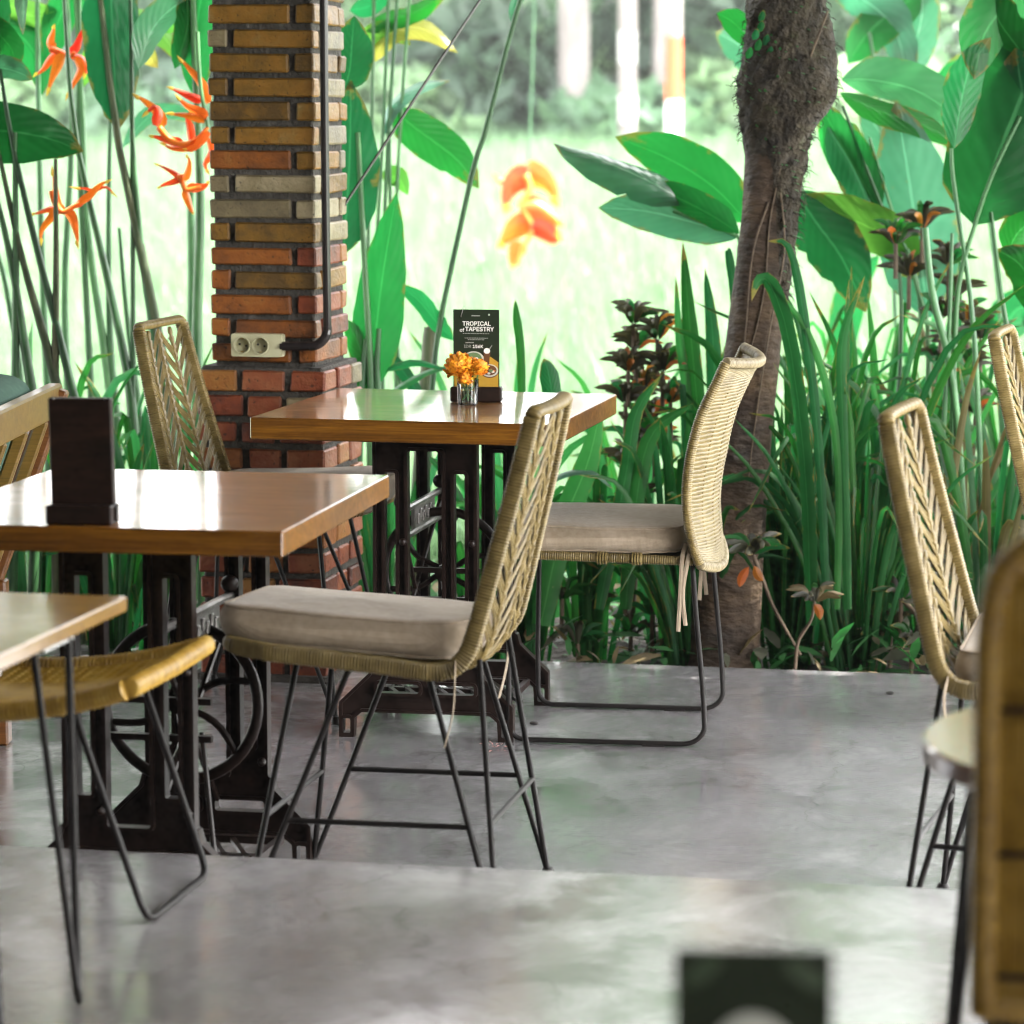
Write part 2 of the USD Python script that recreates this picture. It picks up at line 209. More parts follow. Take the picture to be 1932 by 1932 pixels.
M['far_dark'] = farleaf('far_foliage_dark', (.05, .085, .06), (.13, .20, .125), (.09, .17, .09))
M['far_mid'] = farleaf('far_foliage', (.07, .14, .08), (.17, .27, .16), (.14, .27, .13))
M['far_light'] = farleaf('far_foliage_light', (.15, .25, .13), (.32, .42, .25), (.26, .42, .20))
M['rice'] = farleaf('rice_blade', (.068, .138, .070), (.145, .222, .124), (.125, .22, .10), tf=.4)

# ---------------------------------------------------------------- building helpers
USED = {}
def numbered(path):
    k = USED.get(path, -1) + 1; USED[path] = k
    return path if k == 0 else f'{path}_{k:03d}'
class Thing:
    def __init__(s, name, label, cat, loc=(0, 0, 0), rotz=0, group=None, kind=None):
        s.path = numbered('/World/' + name); s.loc = np.array(loc, float); s.rotz = rotz
        x = UsdGeom.Xform.Define(stage, s.path); x.AddTranslateOp().Set(Gf.Vec3d(*map(float, loc)))
        if rotz: x.AddRotateZOp().Set(math.degrees(rotz))
        tag(x.GetPrim(), label, cat, group, kind); s.prim = x.GetPrim()
    def part(s, name, mesh, material, smooth=False, uv=None, label=None, kind=None, parent=None):
        path = numbered((parent or s.path) + '/' + name)
        p = usdkit.mesh(stage, path, mesh, material if not isinstance(material, str) else M[material], smooth=smooth, uv=uv).GetPrim()
        if label: p.SetCustomDataByKey('label', label)
        if kind: p.SetCustomDataByKey('kind', kind)
        return path
    def local(s, pts):                                # world points -> this thing's own frame
        p = np.asarray(pts, float) - s.loc; c, q = math.cos(-s.rotz), math.sin(-s.rotz)
        return np.stack([p[..., 0] * c - p[..., 1] * q, p[..., 0] * q + p[..., 1] * c, p[..., 2]], -1)
def tag(prim, label=None, cat=None, group=None, kind=None):
    for k, v in (('label', label), ('category', cat), ('group', group), ('kind', kind)):
        if v: prim.SetCustomDataByKey(k, v)
def copy(src, label, loc, rotz=0, group=None):
    base = src.path.rsplit('/', 1)[1]
    o = Thing(base, label, src.prim.GetCustomDataByKey('category'), loc, rotz, group or src.prim.GetCustomDataByKey('group'))
    o.prim.GetReferences().AddInternalReference(src.path); o.prim.SetInstanceable(True)
    return o
def solo(name, mesh, material, label=None, cat=None, group=None, kind=None, smooth=False):
    p = usdkit.mesh(stage, numbered('/World/' + name), mesh, M[material], smooth=smooth).GetPrim(); tag(p, label, cat, group, kind); return p

def cat_(ms): return trimesh.util.concatenate([trimesh.Trimesh(a.vertices, a.faces, process=False) for a in ms])
def bx(cx, cy, cz, dx, dy, dz, ch=.0, rot=None):
    if ch:
        h = np.array([dx, dy, dz]) / 2; pts = []
        for s in np.ndindex(2, 2, 2):
            sg = np.array(s) * 2 - 1
            for k in range(3):
                v = h - ch; v = v.copy(); v[k] = h[k]; pts.append(sg * v)
        b = trimesh.convex.convex_hull(np.array(pts))
    else:
        b = trimesh.creation.box([dx, dy, dz])
    if rot is not None: b.apply_transform(trimesh.transformations.euler_matrix(*rot))
    b.apply_translation([cx, cy, cz]); return b
def spline(pts, n):
    """Catmull-Rom through the points"""
    p = np.asarray(pts, float)
    if len(p) == 2: return p[0] + (p[1] - p[0]) * np.linspace(0, 1, n)[:, None]
    q = np.vstack([2 * p[0] - p[1], p, 2 * p[-1] - p[-2]]); out = []
    seg = len(p) - 1
    for t in np.linspace(0, seg, n):
        i = min(int(t), seg - 1); f = t - i; a, b, c, d = q[i:i + 4]
        out.append(.5 * ((2 * b) + (c - a) * f + (2 * a - 5 * b + 4 * c - d) * f * f + (3 * b - a - 3 * c + d) * f ** 3))
    return np.array(out)
def sweep(path, ra, rb=None, nrm=None, k=8, closed=False, cap=True, sq=1.0):
    """tube along the path; ra, rb half-axes (numbers or arrays); nrm: direction of ra at each point"""
    p = np.asarray(path, float); n = len(p)
    ra = np.broadcast_to(np.asarray(ra, float), n); rb = ra if rb is None else np.broadcast_to(np.asarray(rb, float), n)
    t = (np.roll(p, -1, 0) - np.roll(p, 1, 0)) if closed else np.gradient(p, axis=0)
    t /= np.maximum(np.linalg.norm(t, axis=1, keepdims=True), 1e-9)
    if nrm is None:
        a = np.array([0, 0, 1.]) if abs(t[0, 2]) < .9 else np.array([1., 0, 0])
        N = np.zeros_like(p); v = a - t[0] * (a @ t[0]); v /= np.linalg.norm(v)
        for i in range(n):
            v = v - t[i] * (v @ t[i]); v /= max(np.linalg.norm(v), 1e-9); N[i] = v
    else:
        N = np.broadcast_to(np.asarray(nrm, float), p.shape); N = N - t * (N * t).sum(1, keepdims=True); N /= np.maximum(np.linalg.norm(N, axis=1, keepdims=True), 1e-9)
    B = np.cross(t, N); a = np.arange(k) / k * 2 * np.pi; ca, sa = np.cos(a), np.sin(a); ca, sa = np.sign(ca) * np.abs(ca) ** sq, np.sign(sa) * np.abs(sa) ** sq
    v = (p[:, None] + N[:, None] * ca[None, :, None] * ra[:, None, None] + B[:, None] * sa[None, :, None] * rb[:, None, None]).reshape(-1, 3)
    f = []; m_ = n if closed else n - 1
    i = np.arange(m_)[:, None]; j = np.arange(k)[None]; i2 = (i + 1) % n; j2 = (j + 1) % k
    q = np.stack([i * k + j, i * k + j2, i2 * k + j2, i2 * k + j], -1).reshape(-1, 4)
    f = np.vstack([q[:, [0, 2, 1]], q[:, [0, 3, 2]]])[:, ::-1]
    if cap and not closed:
        v = np.vstack([v, p[:1], p[-1:]]); c0, c1 = n * k, n * k + 1; j = np.arange(k)
        f = np.vstack([f, np.stack([np.full(k, c0), (j + 1) % k, j], 1), np.stack([np.full(k, c1), (n - 1) * k + j, (n - 1) * k + (j + 1) % k], 1)])
    return trimesh.Trimesh(v, f, process=False)
def rod(a, b, r, k=8): return sweep([a, b], r, k=k)
def revolve(prof, k=24):
    prof = np.asarray(prof, float); a = np.arange(k) / k * 2 * np.pi
    v = np.stack([prof[:, None, 0] * np.cos(a), prof[:, None, 0] * np.sin(a), np.broadcast_to(prof[:, None, 1], (len(prof), k))], -1).reshape(-1, 3)
    i = np.arange(len(prof) - 1)[:, None]; j = np.arange(k)[None]; j2 = (j + 1) % k
    q = np.stack([i * k + j, i * k + j2, (i + 1) * k + j2, (i + 1) * k + j], -1).reshape(-1, 4)
    return trimesh.Trimesh(v, np.vstack([q[:, :3], q[:, [0, 2, 3]]]), process=False)
def extrude(poly, t, z0=0):
    ms = [trimesh.creation.extrude_polygon(g, t, engine='earcut') for g in getattr(poly, 'geoms', [poly]) if g.area > 1e-8]
    e = trimesh.util.concatenate(ms); e.apply_translation([0, 0, z0]); return e
XZ = np.array([[1, 0, 0, 0], [0, 0, -1, 0], [0, 1, 0, 0], [0, 0, 0, 1.]])     # a shape drawn in x, y stands up in x, z
def stand(mesh, y=0):
    mesh = mesh.copy(); mesh.apply_transform(XZ); mesh.apply_translation([0, y, 0]); return mesh
def cushion(dx, dy, dz, puff=.018, n=18, seed=1, tilt=0):
    """soft box: rounded sides, domed top, a little unevenness"""
    u = np.linspace(-1, 1, n); m_ = 7; vs, fs = [], []
    ang = np.linspace(-np.pi / 2, np.pi / 2, m_)
    ring = []
    for a in ang:
        inset = (1 - np.cos(a)) * dz * .30
        ring.append((inset, np.sin(a) * dz / 2))
    def outline(inset, k=64):
        t = np.arange(k) / k * 2 * np.pi; c, s = np.cos(t), np.sin(t); e = .22
        return np.stack([np.sign(c) * np.abs(c) ** e * (dx / 2 - inset), np.sign(s) * np.abs(s) ** e * (dy / 2 - inset)], 1)
    k = 64; rows = []
    for ins, z in ring: o = outline(ins, k); rows.append(np.column_stack([o, np.full(k, z)]))
    top, bot = [], []
    for s in (.8, .55, .28, .06):
        o = outline(ring[-1][0], k) * s; d = (1 - s ** 2.2)
        top.append(np.column_stack([o, np.full(k, dz / 2 + puff * d)])); bot.append(np.column_stack([o, np.full(k, -dz / 2)]))
    rows = bot[::-1] + rows + top
    v = np.vstack(rows); nr = len(rows)
    i = np.arange(nr - 1)[:, None]; j = np.arange(k)[None]; j2 = (j + 1) % k
    q = np.stack([i * k + j, i * k + j2, (i + 1) * k + j2, (i + 1) * k + j], -1).reshape(-1, 4)
    f = np.vstack([q[:, :3], q[:, [0, 2, 3]]]); c0 = len(v); v = np.vstack([v, [[0, 0, -dz / 2]], [[0, 0, dz / 2 + puff]]]); j = np.arange(k)
    f = np.vstack([f, np.stack([np.full(k, c0), (j + 1) % k, j], 1), np.stack([np.full(k, c0 + 1), (nr - 1) * k + j, (nr - 1) * k + (j + 1) % k], 1)])
    v[:, 2] += (meshkit.fbm(v * 9 + seed * 7.3, 3, seed) - .5) * .016; v[:, :2] += ((meshkit.noise(v * 7 + seed * 3.1, seed + 5) - .5) * .012)[:, None]
    v[:, 2] += v[:, 0] * tilt
    return trimesh.Trimesh(v, f, process=False)

ROT = -0.14; CR, SR = math.cos(ROT), math.sin(ROT)
def room(x, y): return np.array([x * CR - y * SR, x * SR + y * CR])     # axes of the paved terrace

# ================================================================ the setting
STEP = .15
# terrace edge: passes (-.632, 7.388) and (.438, 7.239); step edge: passes (-.545, 4.81)
def slab(corners, z0, z1, ch=.006):
    poly = Polygon(corners); e = extrude(poly, z1 - z0 - ch, z0); t = extrude(poly.buffer(-ch), .0001, z1 - .0001)
    a = np.array(poly.exterior.coords)[:-1]; b = np.array(poly.buffer(-ch, join_style=2).exterior.coords)[:-1]
    if Polygon(a).exterior.is_ccw is False: a = a[::-1]
    if Polygon(b).exterior.is_ccw is False: b = b[::-1]
    k = np.argmin(np.linalg.norm(b - a[0], axis=1)); b = np.roll(b, -k, 0); n = len(a)
    v = np.vstack([np.column_stack([a, np.full(n, z0)]), np.column_stack([a, np.full(n, z1 - ch)]), np.column_stack([b, np.full(n, z1)])]); f = []
    for i in range(n):
        j = (i + 1) % n
        for o in (0, n): f += [[o + i, o + j, o + n + j], [o + i, o + n + j, o + n + i]]
    for i in range(1, n - 1): f += [[2 * n, 2 * n + i, 2 * n + i + 1], [0, i + 1, i]]
    return trimesh.Trimesh(v, f, process=False)
EX = np.array([CR, SR]); EY = np.array([-SR, CR])
edge0 = np.array([-.632, 7.388]); step0 = np.array([-.545, 4.795])
fl = [edge0 - 7 * EX - 2.9 * EY, edge0 + 7 * EX - 2.9 * EY, edge0 + 7 * EX, edge0 - 7 * EX]
solo('terrace_floor', slab(fl, -.35, 0), 'floor', kind='structure')
pf = [step0 - 7 * EX - 9 * EY, step0 + 7 * EX - 9 * EY, step0 + 7 * EX, step0 - 7 * EX]
solo('raised_floor', slab(pf, -.35, STEP, .012), 'platform', kind='structure')
def sheet(x0, x1, y0, y1, nx, ny, zf):
    x, y = np.meshgrid(np.linspace(x0, x1, nx), np.linspace(y0, y1, ny)); z = zf(x, y)
    v = np.stack([x, y, z], -1).reshape(-1, 3); i = np.arange(ny - 1)[:, None] * nx + np.arange(nx - 1)[None]
    q = np.stack([i, i + 1, i + nx + 1, i + nx], -1).reshape(-1, 4); return trimesh.Trimesh(v, np.vstack([q[:, :3], q[:, [0, 2, 3]]]), process=False)
def bumps(x, y, s, a, seed=0): return (meshkit.fbm(np.stack([x * s, y * s, x * 0], -1), 4, seed) - .5) * a
def bedz(x, y): return -.06 - .32 * np.clip((y - 8.8) / 1.4, 0, 1) + bumps(x, y, 3, .06)
solo('garden_bed', sheet(-9, 9, 5.6, 10.6, 120, 60, lambda x, y: np.minimum(bedz(x, y), np.where((y - edge0[1] + .139 * (x - edge0[0])) < .03, -.25, 9))), 'soil', kind='structure', smooth=True)
def fieldz(x, y): return -.42 + 1.32 * np.clip((y - 14) / 36, 0, 1.0) ** 1.1 * .88 + bumps(x, y, .3, .1, 3)
solo('rice_field', sheet(-150, 150, 9.6, 220, 90, 90, fieldz), 'field_mud', kind='structure', smooth=True)
solo('far_ground', sheet(-900, 900, -900, 1400, 4, 4, lambda x, y: -1.2 + 0 * x), 'field_mud', kind='structure')

# ---------------------------------------------------------------- the roof over the terrace
roof = Thing('pavilion_roof', 'dark timber pavilion roof resting on the brick pillar above the tables', 'roof', (*(edge0 * 1.0), 2.75), ROT)
roof.part('ceiling', bx(-2.8, -7.0, .14, 11.6, 14.4, .06), 'ceiling')
for i in range(14): roof.part('rafter', bx(-8.4 + .8 * i, -7.0, .055, .09, 14.4, .11), 'ceiling')
roof.part('beam', bx(-2.8, .02, -.06, 11.6, .16, .12), 'ceiling')
roof.part('eave_board', bx(-2.8, .23, -.14, 11.6, .03, .44), 'ceiling')
wall = Thing('back_wall', 'dark plastered wall closing the terrace behind the photographer', 'wall', (*(edge0 - 13.6 * EY), -.3), ROT)
wall.part('wall_panel', bx(-2.5, 0, 1.6, 12.4, .2, 3.0), 'plaster'); wall.part('skirting', bx(-2.5, .12, .52, 12.4, .03, .14), 'dark_wood')
wall2 = Thing('side_wall', 'dark plastered wall along the left end of the terrace, out of the picture', 'wall', (*(edge0 - 3.4 * EX - 7.6 * EY), -.3), ROT)
wall2.part('wall_panel', bx(0, 0, 1.6, .2, 12.0, 3.0), 'plaster'); wall2.part('skirting', bx(.12, 0, .52, .03, 12.0, .14), 'dark_wood')

wall3 = Thing('end_wall', 'dark plastered wall along the right end of the terrace, out of the picture', 'wall', (*(edge0 + 3.6 * EX - 8.6 * EY), -.3), ROT)
wall3.part('wall_panel', bx(0, 0, 1.6, .2, 9.8, 3.0), 'plaster'); wall3.part('skirting', bx(-.12, 0, .52, .03, 9.8, .14), 'dark_wood')

# ---------------------------------------------------------------- brick pillar
pil_c = np.array([-1.262, 7.267])
pillar = Thing('brick_pillar', 'brick pillar with ochre shaft on a wider red plinth behind the tables', 'pillar', (*pil_c, 0), ROT)
def courses(half, z0, n, pitch, hgt, L, T, mats, jit):
    """each course: bricks laid round the core like a pinwheel, turned over at every second course"""
    for k in range(n):
        z = z0 + k * pitch + hgt / 2
        for side in range(4):
            a = side * math.pi / 2; flip = 1 if k % 2 else -1
            w = 2 * half - T - .014                        # the run left on this side beside the neighbour's end
            x0 = -half if flip < 0 else -half + T + .014
            pieces = [(x0, w)]
            if L == 'two':
                g = .014; first = w * (.56 if k % 3 else .42)
                pieces = [(x0, first - g / 2), (x0 + first + g / 2, w - first - g / 2)]
            for (xs, ln) in pieces:
                dz = random.uniform(-.0015, .0015); out = random.uniform(-.0035, .0035); ln2 = ln - random.uniform(0, .006)
                b = bx(0, 0, 0, ln2, T, hgt + random.uniform(-.004, .002), .004)
                b.vertices += (meshkit.noise(b.vertices * 40 + k * 3.7 + side, k) - .5)[:, None] * .006
                b.apply_transform(trimesh.transformations.rotation_matrix(random.uniform(-.008, .008), [0, 0, 1]))
                b.apply_translation([xs + ln / 2, -half + T / 2 + out, z + dz])
                b.apply_transform(trimesh.transformations.rotation_matrix(a, [0, 0, 1]))
                pillar.part('brick', b, random.choice(mats(k, side)))
PL, SH = .167, .138; PT = .803
pillar.part('mortar_core', cat_([bx(0, 0, PT / 2 - .005, 2 * PL - .020, 2 * PL - .020, PT, .004), bx(0, 0, PT + .97, 2 * SH - .018, 2 * SH - .018, 1.96, .004)]), 'mortar')
courses(PL, .010, 12, .0661, .0515, 'two', .10, lambda k, s: ['brick_red', 'brick_red', 'brick_red', 'brick_orange'] if (s == 0 or k < 9) else ['brick_orange', 'brick_grey', 'brick_red'], 1)
def shaft_mats(k, s):
    if s == 1 and k > 4: return ['brick_grey', 'brick_ochre', 'brick_ochre']
    if k in (0, 1): return ['brick_red', 'brick_orange']
    if k in (2, 3, 4): return ['brick_orange', 'brick_orange', 'brick_red', 'brick_ochre']
    if k in (6, 7, 8): return ['brick_grey', 'brick_grey', 'brick_ochre', 'brick_orange']
    return ['brick_ochre'] * 8 + ['brick_grey'] if k > 4 else ['brick_orange', 'brick_ochre']
courses(SH, PT + .006, 32, .0606, .0468, 'one', .050, shaft_mats, 1)
foot = bx(0, 0, .0, 2 * PL + .05, 2 * PL + .05, .03, .01); pillar.part('mortar_foot', foot, 'mortar')
# conduit and double socket
cond = Thing('cable_conduit', 'glossy black conduit pipe running down the right side of the brick pillar', 'pipe', (*pil_c, 0), ROT)
zc = .853
pts = [(SH + .030, -SH - .012, 2.70), (SH + .029, -SH - .012, 1.5), (SH + .032, -SH - .012, zc + .05)]
arc = [(SH + .032 - .04 * (1 - math.cos(a)), -SH - .012 - .014 * math.sin(a), zc + .04 - .04 * math.sin(a)) for a in np.linspace(0, math.pi / 2, 7)]
cond.part('upright_pipe', sweep(spline(pts, 14), .0105, k=12), 'pipe')
cond.part('elbow', sweep(np.array([pts[-1]] + arc), .0120, k=12), 'pipe')
cond.part('level_pipe', rod(arc[-1], (SH - .085, -SH - .026, zc - .001), .0115, 12), 'pipe')
sock = Thing('wall_socket', 'ivory double wall socket fixed to the front of the brick pillar', 'socket', (*pil_c, 0), ROT)
sx0, sx1 = SH - .212, SH - .080; scx = (sx0 + sx1) / 2
sock.part('housing', bx(scx, -SH - .0105, zc, sx1 - sx0, .019, .058, .004), 'white_plastic')
_fp = sbox(sx0 + .0005, -.0285, sx1 - .0005, .0285).buffer(-.005).buffer(.005).difference(unary_union([Point(scx + dx, 0).buffer(.0205) for dx in (-.038, .010)]))
_fm = stand(extrude(_fp, .014)); _fm.apply_translation([0, -SH - .0200, zc]); sock.part('front_plate', _fm, 'white_plastic')
for dx in (-.038, .010):
    cup = revolve([(.0232, .0), (.0222, .0022), (.0200, .0022), (.0185, -.0110), (0.0001, -.0110)], 28); cup = stand(cup); cup.apply_translation([scx + dx, -SH - .0342, zc])
    r_ = sock.part('socket_cup', cup, 'white_plastic', smooth=40)
    for hx, hz in ((-.0085, .002), (.0085, -.002)):
        h = stand(revolve([(.0001, 0.002), (.0028, .002), (.0028, -.002)], 10)); h.apply_translation([scx + dx + hx, -SH - .0242, zc + hz]); sock.part('pin_hole', h, 'dark_plastic', parent=r_)
    for hz in (.0165, -.0165): sock.part('earth_clip', bx(scx + dx, -SH - .028, zc + hz, .005, .010, .002), 'brass', parent=r_)

# ---------------------------------------------------------------- tables on treadle stands
def treadle_table(label, c, rot, w, d, top, th, st, rot2, brace_dx, wheel_side, wood='table_wood'):
    t = Thing('dining_table', label, 'table', (*c, 0), rot)
    tw = [bx(0, 0, top - th / 2, w, d, th, .0025)]
    t.part('tabletop', tw[0], wood)
    # the cast stand may stand a little off centre
    base = np.array([*st, 0]); c2, s2 = math.cos(rot2), math.sin(rot2)
    def W(mesh):
        mesh = mesh.copy(); mesh.apply_transform(trimesh.transformations.rotation_matrix(rot2, [0, 0, 1])); mesh.apply_translation(base)
        mesh.vertices = t.local(mesh.vertices); return mesh
    H = top - th
    sil = unary_union([sbox(-.120, H - .03, .120, H), sbox(-.122, .15, -.040, H - .01), sbox(.040, .15, .122, H - .01),
                       Polygon([(-.128, .175), (.128, .175), (.135, .150), (.205, .082), (.205, .0), (.170, .0), (.168, .045), (.150, .060), (-.150, .060), (-.168, .045), (-.170, 0), (-.205, 0), (-.205, .082), (-.135, .150)])])
    hole = [sbox(x - .0085, .235, x + .0085, H - .085).buffer(.004) for x in (-.081, .081)] + [sbox(x - .043, .112, x + .043, .122).buffer(.006) for x in (-.065, .065)] + [sbox(x - .005, .014, x + .005, .040).buffer(.004) for x in (-.187, .187)]
    sil = sil.buffer(.006).buffer(-.006)
    sil = sil.difference(unary_union(hole)); rim = sil.difference(sil.buffer(-.0075))
    web = extrude(sil.buffer(-.003), .010, -.005); rm = extrude(rim, .024, -.012)
    for yy in (-.205, .205):
        fr = t.part('side_frame', W(cat_([stand(web, yy), stand(rm, yy)])), 'iron')
        for bxx in (-.081, .081):
            for zz in (.205, .46):
                s_ = trimesh.creation.icosphere(1, .009); s_.apply_translation([bxx + .03, yy - .014, zz]); t.part('bolt', W(s_), 'iron', parent=fr)
    # cross brace between the two frames
    br = [bx(brace_dx, 0, .525, .016, .40, .014, .004), bx(brace_dx, 0, .462, .016, .40, .014, .004), bx(brace_dx, .02, .494, .008, .20, .050)]
    b_ = t.part('cross_brace', W(cat_(br)), 'iron_worn')
    for yy in (-.19, .19):
        s_ = trimesh.creation.icosphere(2, .017); s_.apply_translation([brace_dx, yy, .548]); t.part('knob', W(s_), 'iron', parent=b_, smooth=True)
    for k in range(7): t.part('raised_ornament', W(bx(brace_dx + .006, -.05 + .024 * k, .494 + (.006 if k % 2 else -.004), .006, .014, .024, .002)), 'iron_worn', parent=b_)
    for sx in (-1, 1): t.part('stay_rod', W(rod((brace_dx, -.19 * sx, .50), (brace_dx - .03, .19 * sx, .13), .006)), 'iron')
    for zz in (.36, .29): t.part('tie_bar', W(bx(-.02, .0, zz, .20, .012, .012)), 'iron')
    # fly wheel
    R = .148; a = np.linspace(0, 2 * np.pi, 49)[:-1]
    ring = sweep(np.stack([R * np.cos(a), 0 * a, R * np.sin(a)], 1), .011, .008, nrm=np.stack([np.cos(a), 0 * a, np.sin(a)], 1), k=8, closed=True)
    wl = [ring, sweep([(0, -.02, 0), (0, .02, 0)], .020, k=12)]
    wy, wz = .06, .345
    rw = ring.copy(); rw.apply_translation([wheel_side, wy, wz]); w_ = t.part('fly_wheel', W(rw), 'iron', smooth=True)
    hb = wl[1].copy(); hb.apply_translation([wheel_side, wy, wz]); t.part('hub', W(hb), 'iron', parent=w_)
    for k in range(6):
        b0 = k * math.pi / 3 + .3; sp = spline([(.015 * math.cos(b0), 0, .015 * math.sin(b0)), (.08 * math.cos(b0 + .22), 0, .08 * math.sin(b0 + .22)), (R * math.cos(b0), 0, R * math.sin(b0))], 8)
        q = sweep(sp, .007, .005, k=6); q.apply_translation([wheel_side, wy, wz]); t.part('spoke', W(q), 'iron', parent=w_)
    t.part('crank_rod', W(rod((wheel_side + .05, wy - .03, wz - .05), (.10, -.05, .075), .005)), 'iron')
    # treadle plate
    px = .0; bars = [bx(px, 0, .07, .33, .014, .014), bx(px, -.13, .07, .33, .014, .014), bx(px, .13, .07, .33, .014, .014), bx(px - .165, 0, .07, .014, .27, .014), bx(px + .165, 0, .07, .014, .27, .014)]
    tr = t.part('treadle_frame', W(cat_(bars)), 'iron')
    for k in range(8): t.part('treadle_bar', W(bx(px - .14 + .04 * k, 0, .073, .010, .255, .008, rot=(0, 0, .5))), 'iron', parent=tr)
    return t
tb = treadle_table('dining table by the pillar with menu card and marigolds on top', (-.781, 6.678), -.142, .707, .696, .75, .050, (-.765, 6.645), -.12, -.062, -.02)
tf = treadle_table('dining table in front with the dark wooden menu stand on top', (-1.098, 5.056), -.103, .661, .747, .75, .0435, (-1.104, 5.145), -.14, .052, .0)

# ---------------------------------------------------------------- woven chairs
def wrapped(path, ra, rb, nrm, pitch, amp=.0014, k=10, closed=False, sq=1.0):
    """a rail bound with cord: the section swells at every turn"""
    p = np.asarray(path, float); seg = np.linalg.norm(np.diff(np.vstack([p, p[:1]]) if closed else p, axis=0), axis=1); s = np.concatenate([[0], np.cumsum(seg)])
    n = int(s[-1] / pitch) * 3 + 1; t = np.linspace(0, s[-1], n); src = np.vstack([p, p[:1]]) if closed else p
    q = np.stack([np.interp(t, s, src[:, i]) for i in range(3)], 1); nn = np.asarray(nrm, float); nn = np.vstack([nn, nn[:1]]) if closed else nn
    N = np.stack([np.interp(t, s, nn[:, i]) for i in range(3)], 1)
    if closed: q, N, n = q[:-1], N[:-1], n - 1
    am = np.where(np.arange(n) % 3 == 0, -1.9 * amp, .8 * amp) * (1 + .35 * np.sin((np.arange(n) // 3) * 1.7))
    return sweep(q, ra + am, rb + am, nrm=N, k=k, closed=closed, sq=sq)
SIDE = np.array([(.272, .502), (.10, .489), (-.03, .478), (-.10, .470), (-.140, .474), (-.165, .495), (-.182, .535), (-.222, .69), (-.252, .81), (-.278, .925)])
SIDE = spline(SIDE, 60)
_sl = np.concatenate([[0], np.cumsum(np.linalg.norm(np.diff(SIDE, axis=0), axis=1))]); _sl /= _sl[-1]
_tn = np.gradient(SIDE, axis=0); _tn /= np.linalg.norm(_tn, axis=1, keepdims=True)
def shell(s, u):
    """point and normal on the seat shell: s along the profile from the front edge to the top, u from -1 to 1 across"""
    x, z = np.interp(s, _sl, SIDE[:, 0]), np.interp(s, _sl, SIDE[:, 1]); tx, tz = np.interp(s, _sl, _tn[:, 0]), np.interp(s, _sl, _tn[:, 1])
    hw = np.interp(s, [0, .1, .42, 1], [.165, .200, .198, .138]); dish = .022 * (1 - u * u) * np.interp(s, [0, .3, .5, 1], [0, .4, 1, .4])
    nx, nz = -tz, tx                                    # pointing up and back... turned so that the dish goes below/behind
    return np.stack([x - dish * np.abs(nx) * np.sign(1), u * hw, z - dish * np.abs(nz)], -1), np.stack([nx + 0 * u, 0 * u, nz + 0 * u], -1)
